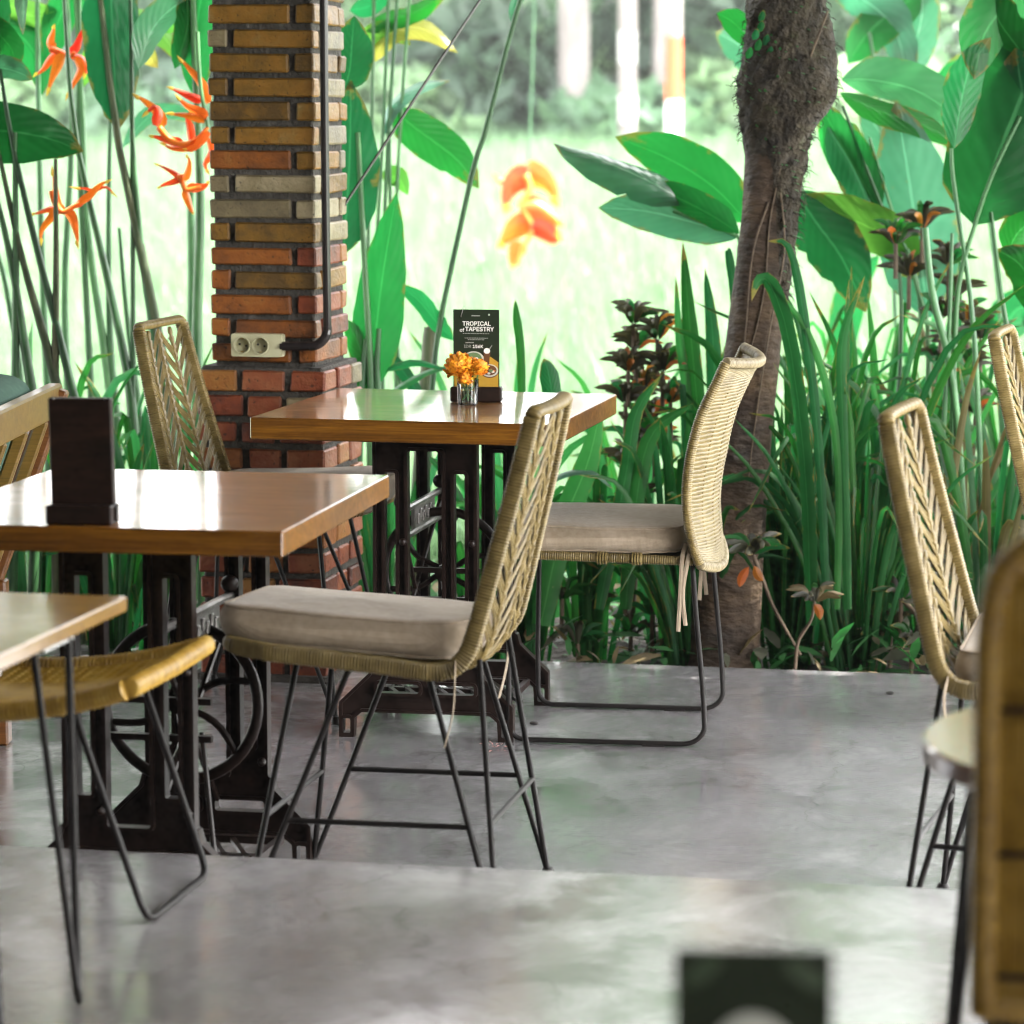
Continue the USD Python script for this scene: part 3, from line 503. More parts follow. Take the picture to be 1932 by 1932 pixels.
def woven_chair(label, loc, rotz, ties=True):
    t = Thing('woven_chair', label, 'chair', loc, rotz, 'woven rattan chairs with hairpin legs')
    s = np.linspace(.02, .988, 90)
    pl, nl = shell(s, -np.ones_like(s)); pr, nr = shell(s, np.ones_like(s))
    ut = np.linspace(-1, 1, 34)[1:-1]; e = np.clip((1 - np.abs(ut)) / .12, 0, 1); bend = .005 * (1 - np.sqrt(1 - (1 - e) ** 2))
    pt, nt = shell(1 - bend, ut); pf_, nf = shell(.0 + bend, ut[::-1])
    t.part('side_rail', wrapped(np.vstack([pl]), .0158, .0095, nl, .0056, .0010, k=12, sq=.6), 'rattan', smooth=True)
    t.part('side_rail', wrapped(np.vstack([pr]), .0158, .0095, nr, .0056, .0010, k=12, sq=.6), 'rattan', smooth=True)
    t.part('top_rail', wrapped(np.vstack([pl[-1:], pt, pr[-1:]]), .0145, .0100, np.vstack([nl[-1:], nt, nr[-1:]]), .0075), 'rattan', smooth=True)
    t.part('front_rail', wrapped(np.vstack([pr[:1], pf_, pl[:1]]), .0145, .0105, np.vstack([nr[:1], nf, nl[:1]]), .0075), 'rattan', smooth=True)
    us = (-.5, 0., .5)
    for u in us:
        ss = np.linspace(.36, .985, 60); p, n = shell(ss, np.full_like(ss, u)); t.part('upright_cane', wrapped(p, .0056, .0056, n, .021, .0008, 7), 'rattan', smooth=True)
    cords, knots = [], []
    edges = (-.94, -.5, 0., .5, .94); rows = 24
    for k in range(rows):
        s0 = .385 + k * (.575 / rows)
        for b in range(4):
            u0, u1 = edges[b], edges[b + 1]; up = 1 if b % 2 == 0 else -1
            for off in (-.0040, .0040):
                uu = np.linspace(u0, u1, 4); sl = np.linspace(-.5, .5, 4) * .078 * -up; sv = np.clip(s0 + off + sl + .018, .35, .985)
                p, n = shell(sv, uu); p = p + n * (.0025 * (1 if (k + b) % 2 else -1) * np.sin(np.linspace(0, np.pi, 4)))[:, None]
                cords.append(sweep(p, .0020, k=5, cap=False))
        for u in us:
            p, n = shell(np.array([s0 + .012, s0 + .021]), np.array([u, u])); knots.append(sweep(p, .0074, k=7))
    t.part('back_weave', cat_(cords), 'rattan', smooth=True, kind='stuff'); t.part('weave_binding', cat_(knots), 'rattan', kind='stuff')
    # the bottom bend shows the cords running round to the seat
    sw = []
    for u in np.linspace(-.9, .9, 34):
        ss = np.linspace(.02, .46, 26); p, n = shell(ss, np.full_like(ss, u)); sw.append(sweep(p - n * .004, .0034, k=5, cap=False))
    for s_ in np.linspace(.04, .36, 11):
        uu = np.linspace(-.97, .97, 14); p, n = shell(np.full_like(uu, s_), uu); sw.append(sweep(p + n * .002, .0036, k=5, cap=False))
    t.part('seat_weave', cat_(sw), 'rattan', smooth=True, kind='stuff')
    cu = cushion(.455, .350, .068, puff=.003, seed=int(abs(loc[0] * 100)) % 17); cu.vertices[:, 2] += .519 + cu.vertices[:, 0] * .055 + cu.vertices[:, 1] * .06; cu.vertices[:, 0] += .072
    cp = t.part('seat_cushion', cu, 'linen', smooth=True)
    for r_ in (5, 9): t.part('piping', sweep(cu.vertices[r_ * 64:(r_ + 1) * 64], .0030, k=6, closed=True), 'linen', smooth=True, parent=cp)
    seam = np.array([(x, y, .553 + .006) for x, y in [(.268, -.10), (.268, .10)]])
    # legs: four hairpins with struts
    feet = [(sx * .229, sy * .212) for sx in (-1, 1) for sy in (-1, 1)]; mids = {}
    for sx, sy in ((-1, -1), (-1, 1), (1, -1), (1, 1)):
        f = np.array([sx * .229 - .0, sy * .212, .008])
        tops = [np.array([sx * (.075 if sx < 0 else .06) - .02, sy * .180, .478]), np.array([sx * (.165 if sx < 0 else .165) - .01, sy * .115, .478])]
        path = [tops[0], f + (tops[0] - f) * .03, f, f + (tops[1] - f) * .03, tops[1]]
        t.part('hairpin_leg', sweep(np.array([tops[0], f + (tops[0] - f) * .5, f + (tops[0] - f) * .02, f + [0, 0, -.003], f + (tops[1] - f) * .02, f + (tops[1] - f) * .5, tops[1]]), .0056, k=8), 'black_metal', smooth=True)
        t.part('foot_cap', revolve([(.0001, .018), (.009, .017), (.0125, .010), (.0125, .002), (.010, 0), (.0001, 0)], 14).apply_translation([f[0], f[1], 0]), 'black_metal', smooth=30)
        mids[sx, sy] = [f + (tp - f) * .40 for tp in tops]
    for sy in (-1, 1): t.part('stretcher', rod(mids[-1, sy][0], mids[1, sy][0], .0052), 'black_metal')
    for sx in (-1, 1): t.part('stretcher', rod(mids[sx, -1][1], mids[sx, 1][1], .0052), 'black_metal')
    if ties:
        for sy in (-1, 1):
            p = spline([(-.15, sy * .19, .50), (-.155, sy * .215, .46), (-.15, sy * .21, .40), (-.135, sy * .212, .34)], 10)
            t.part('cushion_tie', sweep(p, .005, .0016, k=6), 'linen', parent=cp)
    return t
chM = woven_chair('woven rattan chair in front with taupe cushion, facing the front table', (-.672, 5.090, 0), math.pi - .13)
copy(chM, 'woven rattan chair standing against the brick pillar at the back table', (-1.215, 6.84, 0), -.16)
copy(chM, 'woven rattan chair seen half from behind at the right, next to the blurred cane chair', (.500, 4.92, 0), -.24)
copy(chM, 'woven rattan chair cut off by the right edge of the photo, among the plants', (.825, 6.74, 0), -.22)

# ---------------------------------------------------------------- sled chair with the woven rope back
def sled_chair(label, near, far, loc, rotz):
    """faces -x in its own frame; runners along x at y = +-.2"""
    t = Thing('rope_chair', label, 'chair', loc, rotz)
    hw = .195; r = .0062
    def sidepath(sy):
        y = sy * hw
        return spline([(.185, y * .98, .455), (.195, y, .32), (.212, y, .14), (.217, y, .05)], 10).tolist() + [(.217 - .05 * (1 - math.cos(a)) , y, .05 - .043 * math.sin(a)) for a in np.linspace(.2, math.pi / 2, 6)] + \
               [(-.18, y, .0075)] + [(-.20 - .035 * math.sin(a), y, .0435 - .036 * math.cos(a)) for a in np.linspace(0, math.pi / 2, 6)] + [(-.236, y, .15), (-.232, y, .41)]
    for sy in (-1, 1):
        t.part('sled_leg', sweep(np.array(sidepath(sy)), r, k=9), 'black_metal', smooth=True)
        t.part('floor_glide', bx(.10, sy * hw, .002, .05, .016, .004), 'black_metal')
    # seat rails wrapped in rope
    for sy in (-1, 1): t.part('seat_rail', wrapped(np.array([(.19, sy * hw, .430), (-.24, sy * hw, .438)]), .0105, .0105, np.array([(0, 0, 1.), (0, 0, 1.)]), .0052, .0009), 'rattan', smooth=True)
    t.part('front_rail', wrapped(np.array([(-.240, -hw, .437), (-.248, 0, .430), (-.240, hw, .437)]), .0105, .0105, np.array([(0, 0, 1.)] * 3), .0052, .0009), 'rattan', smooth=True)
    sl = bx(-.03, 0, .431, .42, 2 * hw - .02, .008); t.part('seat_panel', sl, 'rope')
    # back: concave shell, profile in x, z
    BP = spline([(.205, .425), (.190, .47), (.176, .56), (.182, .66), (.206, .76), (.242, .84), (.262, .885)], 60)
    _s = np.linspace(0, 1, 60)
    def back(s, u):
        x, z = np.interp(s, _s, BP[:, 0]), np.interp(s, _s, BP[:, 1]); c = .058 * (1 - u * u)
        hw2 = hw + .012 + .010 * np.sin(np.pi * s)
        return np.stack([x + c * np.interp(s, [0, .5, 1], [.5, 1, 1.0]), u * hw2, z - .030 * (1 - u * u) * np.interp(s, [0, .2, .85, 1], [1.0, .2, 0, .45])], -1)
    s = np.linspace(0, 1, 50); e = np.array([1., 0, .2])
    for u in (-1, 1): t.part('back_rail', wrapped(back(s, np.full(50, u)), .0115, .0115, np.tile(e, (50, 1)), .0052, .0010), 'rattan', smooth=True)
    u = np.linspace(-1, 1, 30)
    t.part('back_top_rail', wrapped(back(np.ones(30), u), .0120, .0120, np.tile(e, (30, 1)), .006, .0010), 'rope', smooth=True)
    t.part('back_bottom_rail', wrapped(back(np.zeros(30), u), .0115, .0115, np.tile(e, (30, 1)), .012, .0014), 'rope', smooth=True)
    rows = 60; cords = []
    for k in range(rows):
        sv = .02 + .965 * k / (rows - 1); uu = np.linspace(-1, 1, 27); wob = .0012 * np.where((np.arange(27) + k) % 2 == 0, 1, -1)
        p = back(np.full(27, sv) + .0012 * np.sin(np.arange(27) * 1.3 + k), uu); p[:, 0] += wob
        cords.append(sweep(p, .0034, k=6, cap=False))
    gs, gu = np.meshgrid(np.linspace(.01, .99, 30), np.linspace(-1, 1, 21), indexing='ij'); gp = back(gs, gu); i_ = np.arange(29)[:, None] * 21 + np.arange(20)[None]; q_ = np.stack([i_, i_ + 1, i_ + 22, i_ + 21], -1).reshape(-1, 4)
    t.part('back_panel', trimesh.Trimesh(gp.reshape(-1, 3), np.vstack([q_[:, :3], q_[:, [0, 2, 3]]]), process=False), 'rattan', smooth=True)
    t.part('rope_weave', cat_(cords), 'rope', smooth=True, kind='stuff')
    for j in range(1, 6):
        ss = np.linspace(.0, 1, 24); p = back(ss, np.full(24, -1 + 2 * j / 6)); t.part('warp_wire', sweep(p, .0022, k=5), 'rattan')
    cu = cushion(.42, .385, .062, puff=.014, seed=4); cu.vertices += [-.045, 0, .474]
    cp = t.part('seat_cushion', cu, 'linen', smooth=True)
    for r_ in (5, 9): t.part('piping', sweep(cu.vertices[r_ * 64:(r_ + 1) * 64], .0030, k=6, closed=True), 'linen', smooth=True, parent=cp)
    for sy in (-1, 1):
        for o in (0, .014):
            p = spline([(.172 + o, sy * hw - sy * .0, .47), (.166 + o, sy * (hw + .016), .44), (.162 + o * .4, sy * (hw + .016), .36), (.157 + o * 1.2, sy * (hw + .014), .27 + o)], 12)
            t.part('cushion_tie', sweep(p, .0016, .0055, nrm=(0, 1, 0), k=6), 'linen', parent=cp)
    for x in (-.02, .06): t.part('rope_knot', wrapped(np.array([(x - .012, -hw, .433), (x + .012, -hw, .433)]), .0145, .0145, np.array([(0, 0, 1.)] * 2), .005, .0012), 'rattan', parent=cp.replace('seat_cushion', 'seat_rail'))
    return t
sled_chair('pale rope chair with black sled legs on the right of the back table', None, None, (-.345, 6.585, 0), -.09)

# ---------------------------------------------------------------- on the tables
TT = .75
card = Thing('menu_card', 'dark green tropical menu card standing on the back table beside marigolds', 'menu card', (-.706, 6.76, TT), -.06)
def flat(poly, y, matl, name, parent=None, th=.0006): return card.part(name, stand(extrude(poly, th), y), matl, parent=parent)
cw, chh = .111, .188; z0 = .034
pn = card.part('card_panel', bx(0, 0, z0 + chh / 2 - .01, cw, .0022, chh + .02, .0006), 'card_dark')
hb = card.part('holder_base', bx(0, .002, .019, .123, .034, .036, .003), 'dark_wood'); card.part('metal_pin', bx(.062, .0, .024, .003, .012, .026, .001), 'steel', parent=hb)
card.part('binder_ring', sweep(np.stack([-.033 + .010 * np.cos(np.linspace(0, 6.2, 20)) * .35, .007 * np.sin(np.linspace(0, 6.2, 20)) - .001, .215 + .011 * np.cos(np.linspace(0, 6.2, 20))], 1), .0009, k=5), 'steel')
yb = -.0012
def txt(s, h, cx, z, matl='ink_white', bold=True):
    m_ = meshkit.text_mesh(s, h, .0005, bold); b = m_.bounds; m_.apply_translation([cx - (b[0, 0] + b[1, 0]) / 2, z, 0]); card.part('lettering', stand(m_, yb), matl, parent=pn)
def up(fr): return z0 + chh * fr
txt('TROPICAL', .0098, .001, up(.795)); txt('TAPESTRY', .0098, .008, up(.725)); txt('of', .0085, -.034, up(.715), bold=False)
txt('IDR', .0072, -.021, up(.510), 'ink_grey', False); txt('156K', .0072, .004, up(.510))
for z, w, x in ((.915, .020, -.001),): flat(sbox(x - w / 2, up(z), x + w / 2, up(z) + .0022), yb, 'ink_grey', 'small_print', pn)
for z, w in ((.690, .064), (.632, .056), (.612, .040)):
    xx = -w / 2; k = 0
    while xx < w / 2:
        l = .003 + .0035 * ((k * 7) % 5) / 4; flat(sbox(xx, up(z), min(xx + l, w / 2), up(z) + .0014), yb, 'ink_grey', 'small_print', pn); xx += l + .0012; k += 1
flat(sbox(-.026, up(.572), -.006, up(.572) + .002), yb, 'ink_grey', 'small_print', pn)
flat(Point(.031, up(.935)).buffer(.0022), yb, 'ink_pale', 'printed_dot', pn)
tabl = Polygon([(-.053, up(.0)), (.053, up(.0)), (.053, up(.33)), (.034, up(.40)), (-.030, up(.43)), (-.053, up(.38))]); flat(tabl, yb, 'ink_ochre', 'printed_table', pn)
from shapely import affinity
def disc(x, fr, r, sq=.72): return affinity.scale(Point(x, up(fr)).buffer(r), 1, sq)
def dish(x, fr, r, inner, bits):
    flat(disc(x, fr - .012, r * 1.03), yb - .0006, 'ink_brown', 'printed_bowl', pn); flat(disc(x, fr, r), yb - .0012, 'ink_pale', 'printed_bowl', pn); flat(disc(x, fr + .004, r * .82), yb - .0018, inner, 'printed_food', pn)
    rr = random.Random(int(r * 1e4))
    for k in range(bits): a = rr.uniform(0, 6.28); q = rr.uniform(0, .65) * r; flat(affinity.scale(Point(x + q * math.cos(a), up(fr) + q * .6 * math.sin(a)).buffer(r * rr.uniform(.10, .24)), 1, .7), yb - .0024 - .0002 * k, rr.choice(['ink_orange', 'ink_white', 'ink_green', 'ink_pale']), 'printed_food', pn)
dish(-.006, .375, .024, 'ink_green', 8); dish(.032, .225, .021, 'ink_brown', 7)
flat(Polygon([(.020, up(.30)), (.031, up(.30)), (.034, up(.46)), (.018, up(.46))]), yb - .0012, 'ink_brown', 'printed_glass', pn); flat(disc(.026, .475, .0075, .9), yb - .0018, 'ink_white', 'printed_foam', pn)
flat(LineString([(.030, up(.48)), (.038, up(.545))]).buffer(.0008), yb - .0018, 'ink_grey', 'printed_straw', pn)

vx, vy = -.719, 6.69
vase = Thing('flower_glass', 'small clear glass tumbler holding orange marigolds on the back table', 'vase', (vx, vy, TT), 0)
vase.part('glass_wall', revolve([(.0001, .001), (.0225, .001), (.0240, .004), (.0262, .062), (.0250, .062), (.0228, .008), (.0001, .008)], 32), 'glass', smooth=50)
vase.part('water', revolve([(.0001, .0085), (.0226, .0085), (.0238, .036), (.0001, .036)], 28), 'glass', smooth=50)
def marigold(cx, cy, cz, r, n, seed):
    rr = np.random.default_rng(seed); ms = []
    c = np.array([cx, cy, cz]); cl = rr.normal(size=3)
    for k in range(n):
        ph = math.acos(1 - 1.55 * (k + .5) / n); th = k * 2.39996
        d = np.array([math.sin(ph) * math.cos(th), math.sin(ph) * math.sin(th) , math.cos(ph)]); d = d + rr.normal(size=3) * .12; d /= np.linalg.norm(d)
        side = np.cross(d, [0, 0, 1.]) + rr.normal(size=3) * .3; side /= np.linalg.norm(side); upv = np.cross(side, d); L = r * rr.uniform(.85, 1.08); w = r * rr.uniform(.24, .36)
        b = c + d * r * .30; m1 = c + d * L * .82; tp = c + d * L + upv * rr.uniform(-.1, .35) * r
        v = np.array([b - side * w * .4, b + side * w * .4, m1 - side * w + upv * .05 * r, m1 + side * w + upv * .05 * r, m1 + d * r * .06 - upv * .08 * r, tp - side * w * .75, tp + side * w * .7, tp + d * r * .1 + upv * r * .12])
        ms.append(trimesh.Trimesh(v, [[0, 1, 4], [0, 4, 2], [1, 3, 4], [2, 4, 5], [4, 3, 6], [4, 6, 5], [5, 6, 7]], process=False))
    core = trimesh.creation.icosphere(2, r * .62); core.apply_translation(c); ms.append(core)
    return cat_(ms)
for i, (dx, dy, dz, r, n) in enumerate(((-.020, .0, .088, .033, 150), (.026, -.004, .086, .023, 110), (-.004, -.022, .062, .018, 70), (.004, .012, .080, .020, 80))):
    h = vase.part('marigold_head', marigold(dx, dy, dz, r, n, i), 'marigold'); vase.part('flower_stem', sweep(spline([(dx, dy, dz - .01), (dx * .5, dy * .3, .045), (-dx * .5, dy * .5, .012)], 8), .0017, k=6), 'stem', parent=h)
def petal(L, w, c, k=5):
    t = np.linspace(0, 1, k); ww = w * np.sin(np.pi * np.clip(t * .9 + .08, 0, 1)); v = np.vstack([np.column_stack([t * L, s_ * ww, c * t ** 2]) for s_ in (-1, 0, 1)])
    f = [];
    for a in (0, 1):
        for i in range(k - 1): f += [[a * k + i, a * k + i + 1, (a + 1) * k + i + 1], [a * k + i, (a + 1) * k + i + 1, (a + 1) * k + i]]
    return trimesh.Trimesh(v, f, process=False)
for i in range(5):
    q = petal(.035, .008, -.01); q.apply_transform(trimesh.transformations.euler_matrix(0, -.7 - .2 * i % 2, i * 1.3)); q.apply_translation([0, 0, .05]); vase.part('leaflet', q, 'leaf')

ms = Thing('menu_stand', 'dark wooden menu stand with metal clips seen from behind on the front table', 'menu stand', (*P(157, 965, 4.78)[:2], TT), -.05)
ms.part('board', bx(0, .0, .115, .107, .016, .195, .0025, rot=(.06, 0, 0)), 'dark_wood'); bs = ms.part('base', bx(0, -.004, .016, .112, .050, .032, .003), 'dark_wood')
ms.part('steel_pin', rod((.060, -.004, .004), (.060, -.004, .034), .004), 'steel', parent=bs)
for sx in (-1, 1): ms.part('clip', bx(sx * .043, -.011, .205, .008, .004, .012, .001, rot=(.06, .5 * sx, 0)), 'steel')

# ---------------------------------------------------------------- low furniture on the raised floor
def low_table():
    c = (-1.325, 4.050, STEP); t = Thing('low_table', 'low square light wood table on thin hairpin legs in the bottom left corner', 'table', c, -.137)
    t.part('tabletop', bx(0, 0, .5385, .60, .60, .024, .003), 'low_table_wood')
    for sx in (-1, 1):
        for sy in (-1, 1):
            q = .0 if sy > 0 else -.262; f = np.array([sx * .328, sy * .005 + q, .006]); a, b = np.array([sx * .276, -sy * .012 + q * .8, .526]), np.array([sx * .294, sy * .075 + q * .8, .526])
            t.part('hairpin_leg', sweep(np.array([a, f + (a - f) * .5, f + (a - f) * .04 , f, f + (b - f) * .04, f + (b - f) * .5, b]), .0058, k=8), 'black_metal', smooth=True)
            t.part('leg_plate', bx(sx * .272, sy * .035 + q * .75, .5245, .05, .11, .004), 'steel')
low_table()
def cane_stool():
    t = Thing('cane_stool', 'low yellow cane stool with upturned seat and black rod legs at the left', 'stool', (-1.30, 4.595, STEP), -.13)
    x = np.linspace(-.32, .32, 33); z = .345 + .046 * (np.abs(x) / .32) ** 2.4; hw = .185
    g = np.stack([np.repeat(x[:, None], 25, 1), np.repeat(np.linspace(-hw, hw, 25)[None], 33, 0), np.repeat(z[:, None], 25, 1) - .010 * (1 - (np.linspace(-1, 1, 25)[None]) ** 2)], -1)
    ms = [sweep(g[:, j], .0042, k=5) for j in range(25)] + [sweep(g[i], .0042, k=5) for i in range(0, 33, 1)]
    t.part('cane_seat', cat_(ms), 'cane_gold', smooth=True, kind='stuff')
    sh = sheet(-.31, .31, -hw + .01, hw - .01, 30, 3, lambda X, Y: .339 + .046 * (np.abs(X) / .32) ** 2.4); t.part('seat_backing', sh, 'cane_gold', smooth=True)
    for sy in (-1, 1): t.part('seat_rail', wrapped(np.column_stack([x, np.full(33, sy * hw), z]), .0165, .0165, np.tile([0, 0, 1.], (33, 1)), .0075, .0012), 'cane_gold', smooth=True)
    for sx in (-1, 1):
        t.part('end_rail', wrapped(np.array([(sx * .325, -hw, .393), (sx * .328, 0, .391), (sx * .325, hw, .393)]), .0165, .0165, np.array([(0, 0, 1.)] * 3), .0075, .0012), 'cane_gold', smooth=True)
        b0, b1 = np.array([sx * .335, -.145, .0065]), np.array([sx * .335, .150, .0065]); t0, t1 = np.array([sx * .20, -.10, .338]), np.array([sx * .23, .13, .345])
        def rnd(c, u, v, r=.03): u = (u - c) / np.linalg.norm(u - c); v = (v - c) / np.linalg.norm(v - c); return spline([c + u * r, c + (u + v) * r * .3, c + v * r], 6)
        t.part('rod_leg', sweep(np.vstack([t0[None], rnd(b0, t0, b1), rnd(b1, b0, t1), t1[None]]), .0062, k=8), 'black_metal', smooth=True)
    t.part('cross_rod', rod((-.20, -.10, .328), (.20, -.10, .328), .006), 'black_metal'); t.part('cross_rod', rod((-.22, .12, .328), (.22, .12, .328), .006), 'black_metal')
cane_stool()
def round_table():
    t = Thing('round_table', 'low round wooden table with a glossy top beside the blurred cane chair', 'table', (.453, 3.36, STEP), 0)
    t.part('tabletop', revolve([(.0001, .522), (.262, .522), (.268, .526), (.268, .546), (.264, .550), (.0001, .550)], 64), 'table_wood_dark', smooth=40)
    for k in range(3):
        a = math.radians(186 + 120 * k); d = np.array([math.cos(a), math.sin(a), 0]); s = np.array([-d[1], d[0], 0])
        f = d * .245 + [0, 0, .006]; A, B = d * .20 + s * .04 + [0, 0, .52], d * .20 - s * .04 + [0, 0, .52]
        t.part('hairpin_leg', sweep(np.array([A, f + (A - f) * .04, f, f + (B - f) * .04, B]), .0065, k=8), 'black_metal', smooth=True)
round_table()
def cane_chair():
    t = Thing('cane_chair', 'yellow cane chair with rounded back, out of focus at the right edge', 'chair', (.503, 2.95, STEP), -.10)
    W, y0 = .265, -.20
    def outline(r=.0): return [(-W, .40), (-W, .62), (-W + .004, .82), (-W + .03, .875), (-W + .09, .897), (0, .903), (W - .09, .897), (W - .03, .875), (W - .004, .82), (W, .62), (W, .40)]
    o = spline(outline(), 70); lean = lambda z: y0 - .14 * (z - .40)
    pth = np.column_stack([o[:, 0], lean(o[:, 1]), o[:, 1]])
    t.part('back_frame', wrapped(pth, .015, .015, np.tile([0, 1., 0], (70, 1)), .009, .0012), 'rattan_yellow', smooth=True)
    ms = []
    for x in np.linspace(-W + .012, W - .012, 52):
        z1 = np.interp(abs(x), [0, W - .09, W - .03, W], [.90, .89, .87, .80]); ms.append(sweep(spline([(x, lean(.41), .41), (x, lean(z1), z1)], 4), .0046, k=5))
    t.part('cane_back', cat_(ms), 'rattan_yellow', kind='stuff')
    gx, gz = np.meshgrid(np.linspace(-W + .012, W - .012, 20), np.linspace(.41, .885, 12), indexing='ij'); gz = np.minimum(gz, np.interp(np.abs(gx), [0, W - .09, W - .03, W], [.90, .89, .87, .80])); i_ = np.arange(19)[:, None] * 12 + np.arange(11)[None]; q_ = np.stack([i_, i_ + 1, i_ + 13, i_ + 12], -1).reshape(-1, 4)
    t.part('back_lining', trimesh.Trimesh(np.stack([gx, lean(gz) + .003, gz], -1).reshape(-1, 3), np.vstack([q_[:, :3], q_[:, [0, 2, 3]]]), process=False), 'rattan_yellow', smooth=True)
    for z in (.72, .57, .44): t.part('binding', bx(0, lean(z) - .006, z, 2 * W - .02, .006, .006, .001), 'dark_wood')
    t.part('seat', cat_([sweep([(x, -.19, .405), (x, .25, .415)], .0052, k=5) for x in np.linspace(-W + .01, W - .01, 50)]), 'rattan_yellow', kind='stuff')
    t.part('seat_frame', wrapped(np.array([(-W, -.20, .405), (-W, .25, .415), (W, .25, .415), (W, -.20, .405)]), .015, .015, np.array([(0, 0, 1.)] * 4), .009, .0012, closed=True), 'rattan_yellow', smooth=True)
    for sx in (-1, 1):
        t.part('sled_leg', sweep(np.array([(sx * (W - .01), -.19, .39), (sx * (W + .0), -.21, .02), (sx * W, -.19, .0065), (sx * W, .24, .0065), (sx * W, .255, .02), (sx * (W - .01), .22, .40)]), .0065, k=8), 'black_metal', smooth=True)
    t.part('stretcher', rod((-W, -.20, .385), (W, -.20, .385), .009), 'black_metal')
cane_chair()
# table nearest the camera: only the card standing on it is in the picture
nt = Thing('side_table', 'low wooden table under the blurred dark card, below the edge of the photo', 'table', (.02, 1.90, STEP), -.12)
nt.part('tabletop', bx(0, 0, .533, .62, .50, .024, .003), 'low_table_wood')
for sx in (-1, 1):
    for sy in (-1, 1):
        f = np.array([sx * .27, sy * .21, .006]); a, b = np.array([sx * .22, sy * .14, .52]), np.array([sx * .24, sy * .21, .52]); nt.part('hairpin_leg', sweep(np.array([a, f + (a - f) * .04, f, f + (b - f) * .04, b]), .006, k=8), 'black_metal', smooth=True)
nc = Thing('table_card', 'dark green card with a pale print, very blurred at the bottom of the photo', 'menu card', (-.009, 1.885, STEP + .545), -.02)
H_ = .187
nc.part('card_panel', bx(0, 0, H_ / 2, .108, .003, H_, .0006), 'card_dark')
nc.part('holder_base', bx(0, .002, .012, .120, .034, .024, .003), 'dark_wood')
nc.part('printed_plate', stand(extrude(affinity.scale(Point(0, .075).buffer(.041), 1, 1.65), .0005), -.0016), 'ink_pale')
nc.part('printed_leaf', stand(extrude(affinity.rotate(affinity.scale(Point(-.034, .172).buffer(.012), 1.3, .55), 40), .0005), -.0016), 'card_leaf')
nc.part('printed_leaf', stand(extrude(affinity.rotate(affinity.scale(Point(.036, .170).buffer(.013), 1.3, .55), -35), .0005), -.0016), 'card_leaf')

def lounge():
    t = Thing('lounge_chair', 'wooden slatted armchair with green cushions behind the dark menu stand', 'armchair', (-1.80, 6.00, 0), .045)
    # faces -x; its back leans towards +x
    W = .36
    def bp(z, y): return (.02 + .36 * (z - .30), y, z)
    def beam(a, b, w, h, m_='chair_wood', ch=.005, up=(0, 0, 1)):
        a, b = np.array(a, float), np.array(b, float); d = b - a; L = np.linalg.norm(d); d /= L; s = np.cross(d, up); s /= np.linalg.norm(s); u = np.cross(s, d)
        q = bx(0, 0, 0, L, w, h, ch); mm = np.eye(4); mm[:3, 0], mm[:3, 1], mm[:3, 2], mm[:3, 3] = d, s, u, (a + b) / 2; q.apply_transform(mm); return q
    top = .788
    t.part('top_rail', beam(bp(top, -W - .02), bp(top, W + .02), .034, .072), 'chair_wood')
    t.part('lower_rail', beam(bp(.36, -W), bp(.36, W), .030, .055), 'chair_wood')
    for sy in (-1, 1):
        t.part('back_post', beam(bp(.28, sy * (W - .005)), bp(top + .028, sy * (W - .005)), .055, .038, 'red_wood', up=(0, 1, 0)), 'red_wood')
        t.part('rear_leg', bx(.06, sy * (W - .01), .19, .055, .045, .38, .005), 'red_wood'); t.part('front_leg', bx(-.52, sy * (W - .01), .29, .05, .05, .58, .005), 'red_wood')
        t.part('armrest', bx(-.26, sy * (W - .01), .595, .62, .06, .028, .006), 'chair_wood'); t.part('seat_rail', bx(-.24, sy * (W - .01), .30, .56, .028, .06, .004), 'chair_wood')
    for k in range(4): y = -W + .05 + k * (2 * W - .10) / 3; t.part('back_slat', beam(bp(.38, y), bp(top - .04, y), .030, .016, up=(0, 1, 0)), 'chair_wood')
    for k in range(6): t.part('seat_slat', bx(-.48 + .09 * k, 0, .322, .06, 2 * W - .05, .016, .003), 'chair_wood')
    sc = cushion(.54, 2 * W - .08, .11, seed=6); sc.vertices += [-.25, 0, .386]; t.part('seat_cushion', sc, 'green_cloth', smooth=True)
    bc = cushion(.44, 2 * W - .06, .11, seed=9); bc.apply_transform(trimesh.transformations.rotation_matrix(math.atan2(1, .36) * -1, [0, 1, 0])); bc.vertices += [.055, 0, .645]; t.part('back_cushion', bc, 'green_cloth', smooth=True)
lounge()

pet = Thing('fallen_petals', 'few dry pink petals on the floor by the foot of the treadle stand', 'petals', (-.606, 6.345, .002), 0, kind='stuff')
_q = np.random.default_rng(3); _l = []
for k in range(16):
    a = np.array([[0, 0, 0], [.012, .004, .004], [.022, 0, .002], [.012, -.005, .005]]) * _q.uniform(.25, .6); e = trimesh.Trimesh(a, [[0, 1, 2], [0, 2, 3]], process=False); e.apply_transform(trimesh.transformations.euler_matrix(_q.uniform(-.5, .5), _q.uniform(-.4, .4), _q.uniform(0, 6.28))); e.apply_translation([_q.normal() * .018, _q.normal() * .02, .004]); _l.append(e)
pet.part('petal', cat_(_l), 'dry_petal', kind='stuff')
for (x, y) in ((.303, 6.98), (-.555, 6.60)): solo('floor_grit', trimesh.creation.icosphere(1, .007).apply_scale([1.6, 1, .6]).apply_translation([x, y, .004]), 'pipe', 'dark bit of grit lying on the pale floor, ' + ('right of the rope chair' if x > 0 else 'between the rope chair runners'), 'grit')

